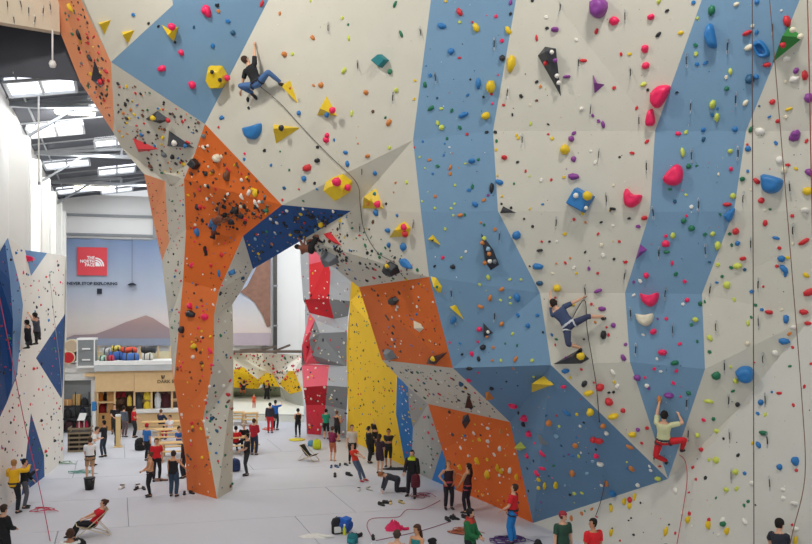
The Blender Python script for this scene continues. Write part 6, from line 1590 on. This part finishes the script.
def rope_pile(loc, r, col, label, seed, turns=16, rr=.012):
    t = thing('rope_pile', loc, label, 'rope', 'rope piles on the mats')
    rnd = random.Random(seed); pts = []
    for k in range(turns * 5):
        a = k * 1.32 + rnd.uniform(-.5, .5); q = r * math.sqrt(rnd.uniform(.08, 1))
        pts.append((math.cos(a) * q * (1 + .3 * math.sin(k * .21)), math.sin(a) * q * .75 * (1 + .3 * math.cos(k * .17)), .012 + .22 * rnd.random() * (1 - q / r * .8)))
    tube('coil', spline(pts, 4), rr, mat('rope_' + col, col, .9, var=.2, scale=40), t, 4)
    e_ = Vector(pts[-1]); tube('free_end', spline([e_, e_ + Vector((r * .6, -r * .3, 0)) * 1.0, Vector((r * 1.5, -r * .2, .012))], 5), rr, MATS['rope_' + col], t, 4)
rope_pile(G(464, 532.5), .42, 'B4684C', 'rust orange rope heap beside the green jacketed man', 1, 16)
rope_pile(G(508, 541), .55, '5A3F78', 'purple rope heap around the feet of the man in blue trousers', 2, 9)
rope_pile(G(43, 511), .38, 'D0465A', 'loose red rope heap on the mats at the left', 3, 3)
rope_pile(G(81, 473), .5, '6FA89A', 'loose green rope heap beside the white shirted belayer', 4, 4)
rope_pile(G(66, 464), .3, '7FA07A', 'small green rope heap at the end of the left wall', 6, 3)
rope_pile(G(268, 430), .4, 'D8623A', 'orange rope heap next to the person in red trousers', 7, 5)
rope_pile(G(420, 496.5), .4, '9A4A66', 'plum rope heap at the feet of the man in the black jacket', 8, 4)
def rope(pts, col, label, r=.012, name='climbing_rope'):
    w = [Vector(p) for p in pts]
    o = w[-1].copy()
    s_ = spline([p - o for p in w], 6)
    t = thing(name, o, label, 'rope', 'climbing ropes')
    tube('strand', s_, r, mat('rope_' + col, col, .9, var=.2, scale=40), t, 5)
    bm = bmesh.new(); tube_bm(bm, [s_[-1] + Vector((0, 0, .0)), s_[-2] * .3], r * 1.5, 5); bm_obj('whipped_end', bm, M_sling, t)
def wl_(pts, off=.12, want=None):
    out = []
    for x, y in pts:
        h = find(x, y, want)
        if h: out.append(h[0] + h[1] * off)
        else: out.append(P(x, y, out[-1].y if out else 20))
    return out
q = P(752.5, 134, wd(752, 134) - .25); e_ = S(754, 544)
rope([P(752.3, -30, 16.4), P(752.5, 134, 16.4), P(753.5, 340, 16.4), P(754, 560, 16.3)], '5A4640', 'dark rope hanging straight down over the right cream wall', .011)
rope([P(768, -20, 16.2), P(781, 136, 16.2), P(792, 272, 16.1), P(802, 400, 16.0), P(805, 476, 15.8), P(793, 531, 15.6), P(787, 560, 15.5)], '7A5A4C', 'brown rope slanting down near the right edge', .010)
rope([P(807, -20, 15.8), P(809, 60, 15.8), P(811, 160, 15.8), P(814, 300, 15.7)], '9A4438', 'reddish rope at the very right edge')
rope(wl_([(683, 449)], .4) + wl_([(690, 462), (692, 480), (688, 510), (681, 550)], .18), 'C2565A', 'pink-red rope trailing below the climber in red trousers', .011)
rope(wl_([(259, 84), (282, 103), (305, 128), (330, 154), (352, 174), (360, 186), (363, 205), (367, 230), (380, 252), (397, 262)], .12), '6E6A66', 'grey rope running from the highest climber down past the arch', .014)
rope(wl_([(571, 326)], .3) + wl_([(585, 300), (588, 330), (593, 360), (597, 385), (601, 420)], .1), '4A4440', 'dark rope beside the climber in navy', .012)
rope(wl_([(607, 478), (602, 500), (598, 517)], .1) , '5A4E48', 'short dark rope end hanging over the slab', .012)
rope([P(-3, 285, 24), P(10, 350, 24.2), P(26, 430, 24.8), P(40, 490, 24.8), P(51, 545, 22.4)], 'C0506A', 'pink rope hanging down at the left edge', .014)
rope(wl_([(47, 275), (52, 320), (58, 370), (61, 420)], .1, LEFT), 'B9B4A8', 'pale rope hanging down the left white wall', .012)
rope([G(372, 538) + Vector((0, 0, .014)), G(367, 526) + Vector((0, 0, .014)), G(372, 519) + Vector((0, 0, .014)), G(392, 518) + Vector((0, 0, .014)), G(400, 516.5) + Vector((0, 0, .014)), G(407, 510) + Vector((0, 0, .014)), G(422, 509.5) + Vector((0, 0, .014)), G(440, 501) + Vector((0, 0, .014))], 'B0647A', 'thin pink rope snaking across the mats', .011)
rope([G(376, 541) + Vector((0, 0, .014)), G(420, 531.5) + Vector((0, 0, .014)), G(450, 522) + Vector((0, 0, .014))], '8A4A62', 'straight plum rope across the mats at the bottom', .011)

# thick pale crash mat in front of the bouldering wall
t = thing('boulder_mat', Vector((-8.4, 50.5, 0)), 'thick pale crash mat below the bouldering wall', 'crash mat')
o = t.location
fl_ = [Vector(((224 - 406) / F * 48.5, 48.5, 0)), Vector(((304 - 406) / F * 47.5, 47.5, 0)), Vector(((304 - 406) / F * 55, 55, 0)), Vector(((224 - 406) / F * 56, 56, 0))]
poly_mesh('pad', [p - o for p in fl_] + [p - o + Vector((0, 0, h_)) for p, h_ in zip(fl_, (.45, .45, 1.0, 1.05))], [(0, 1, 5, 4), (1, 2, 6, 5), (2, 3, 7, 6), (3, 0, 4, 7), (4, 5, 6, 7)], mat('pale_mat', 'E2E2D6', .7, var=.04), t)
a, b = fl_[0] - o, fl_[1] - o
tube('piping', [a + Vector((0, 0, .45)), b + Vector((0, 0, .45))], .03, mat('mat_piping', 'B9BAB0', .7), t, 6)
bake_text()
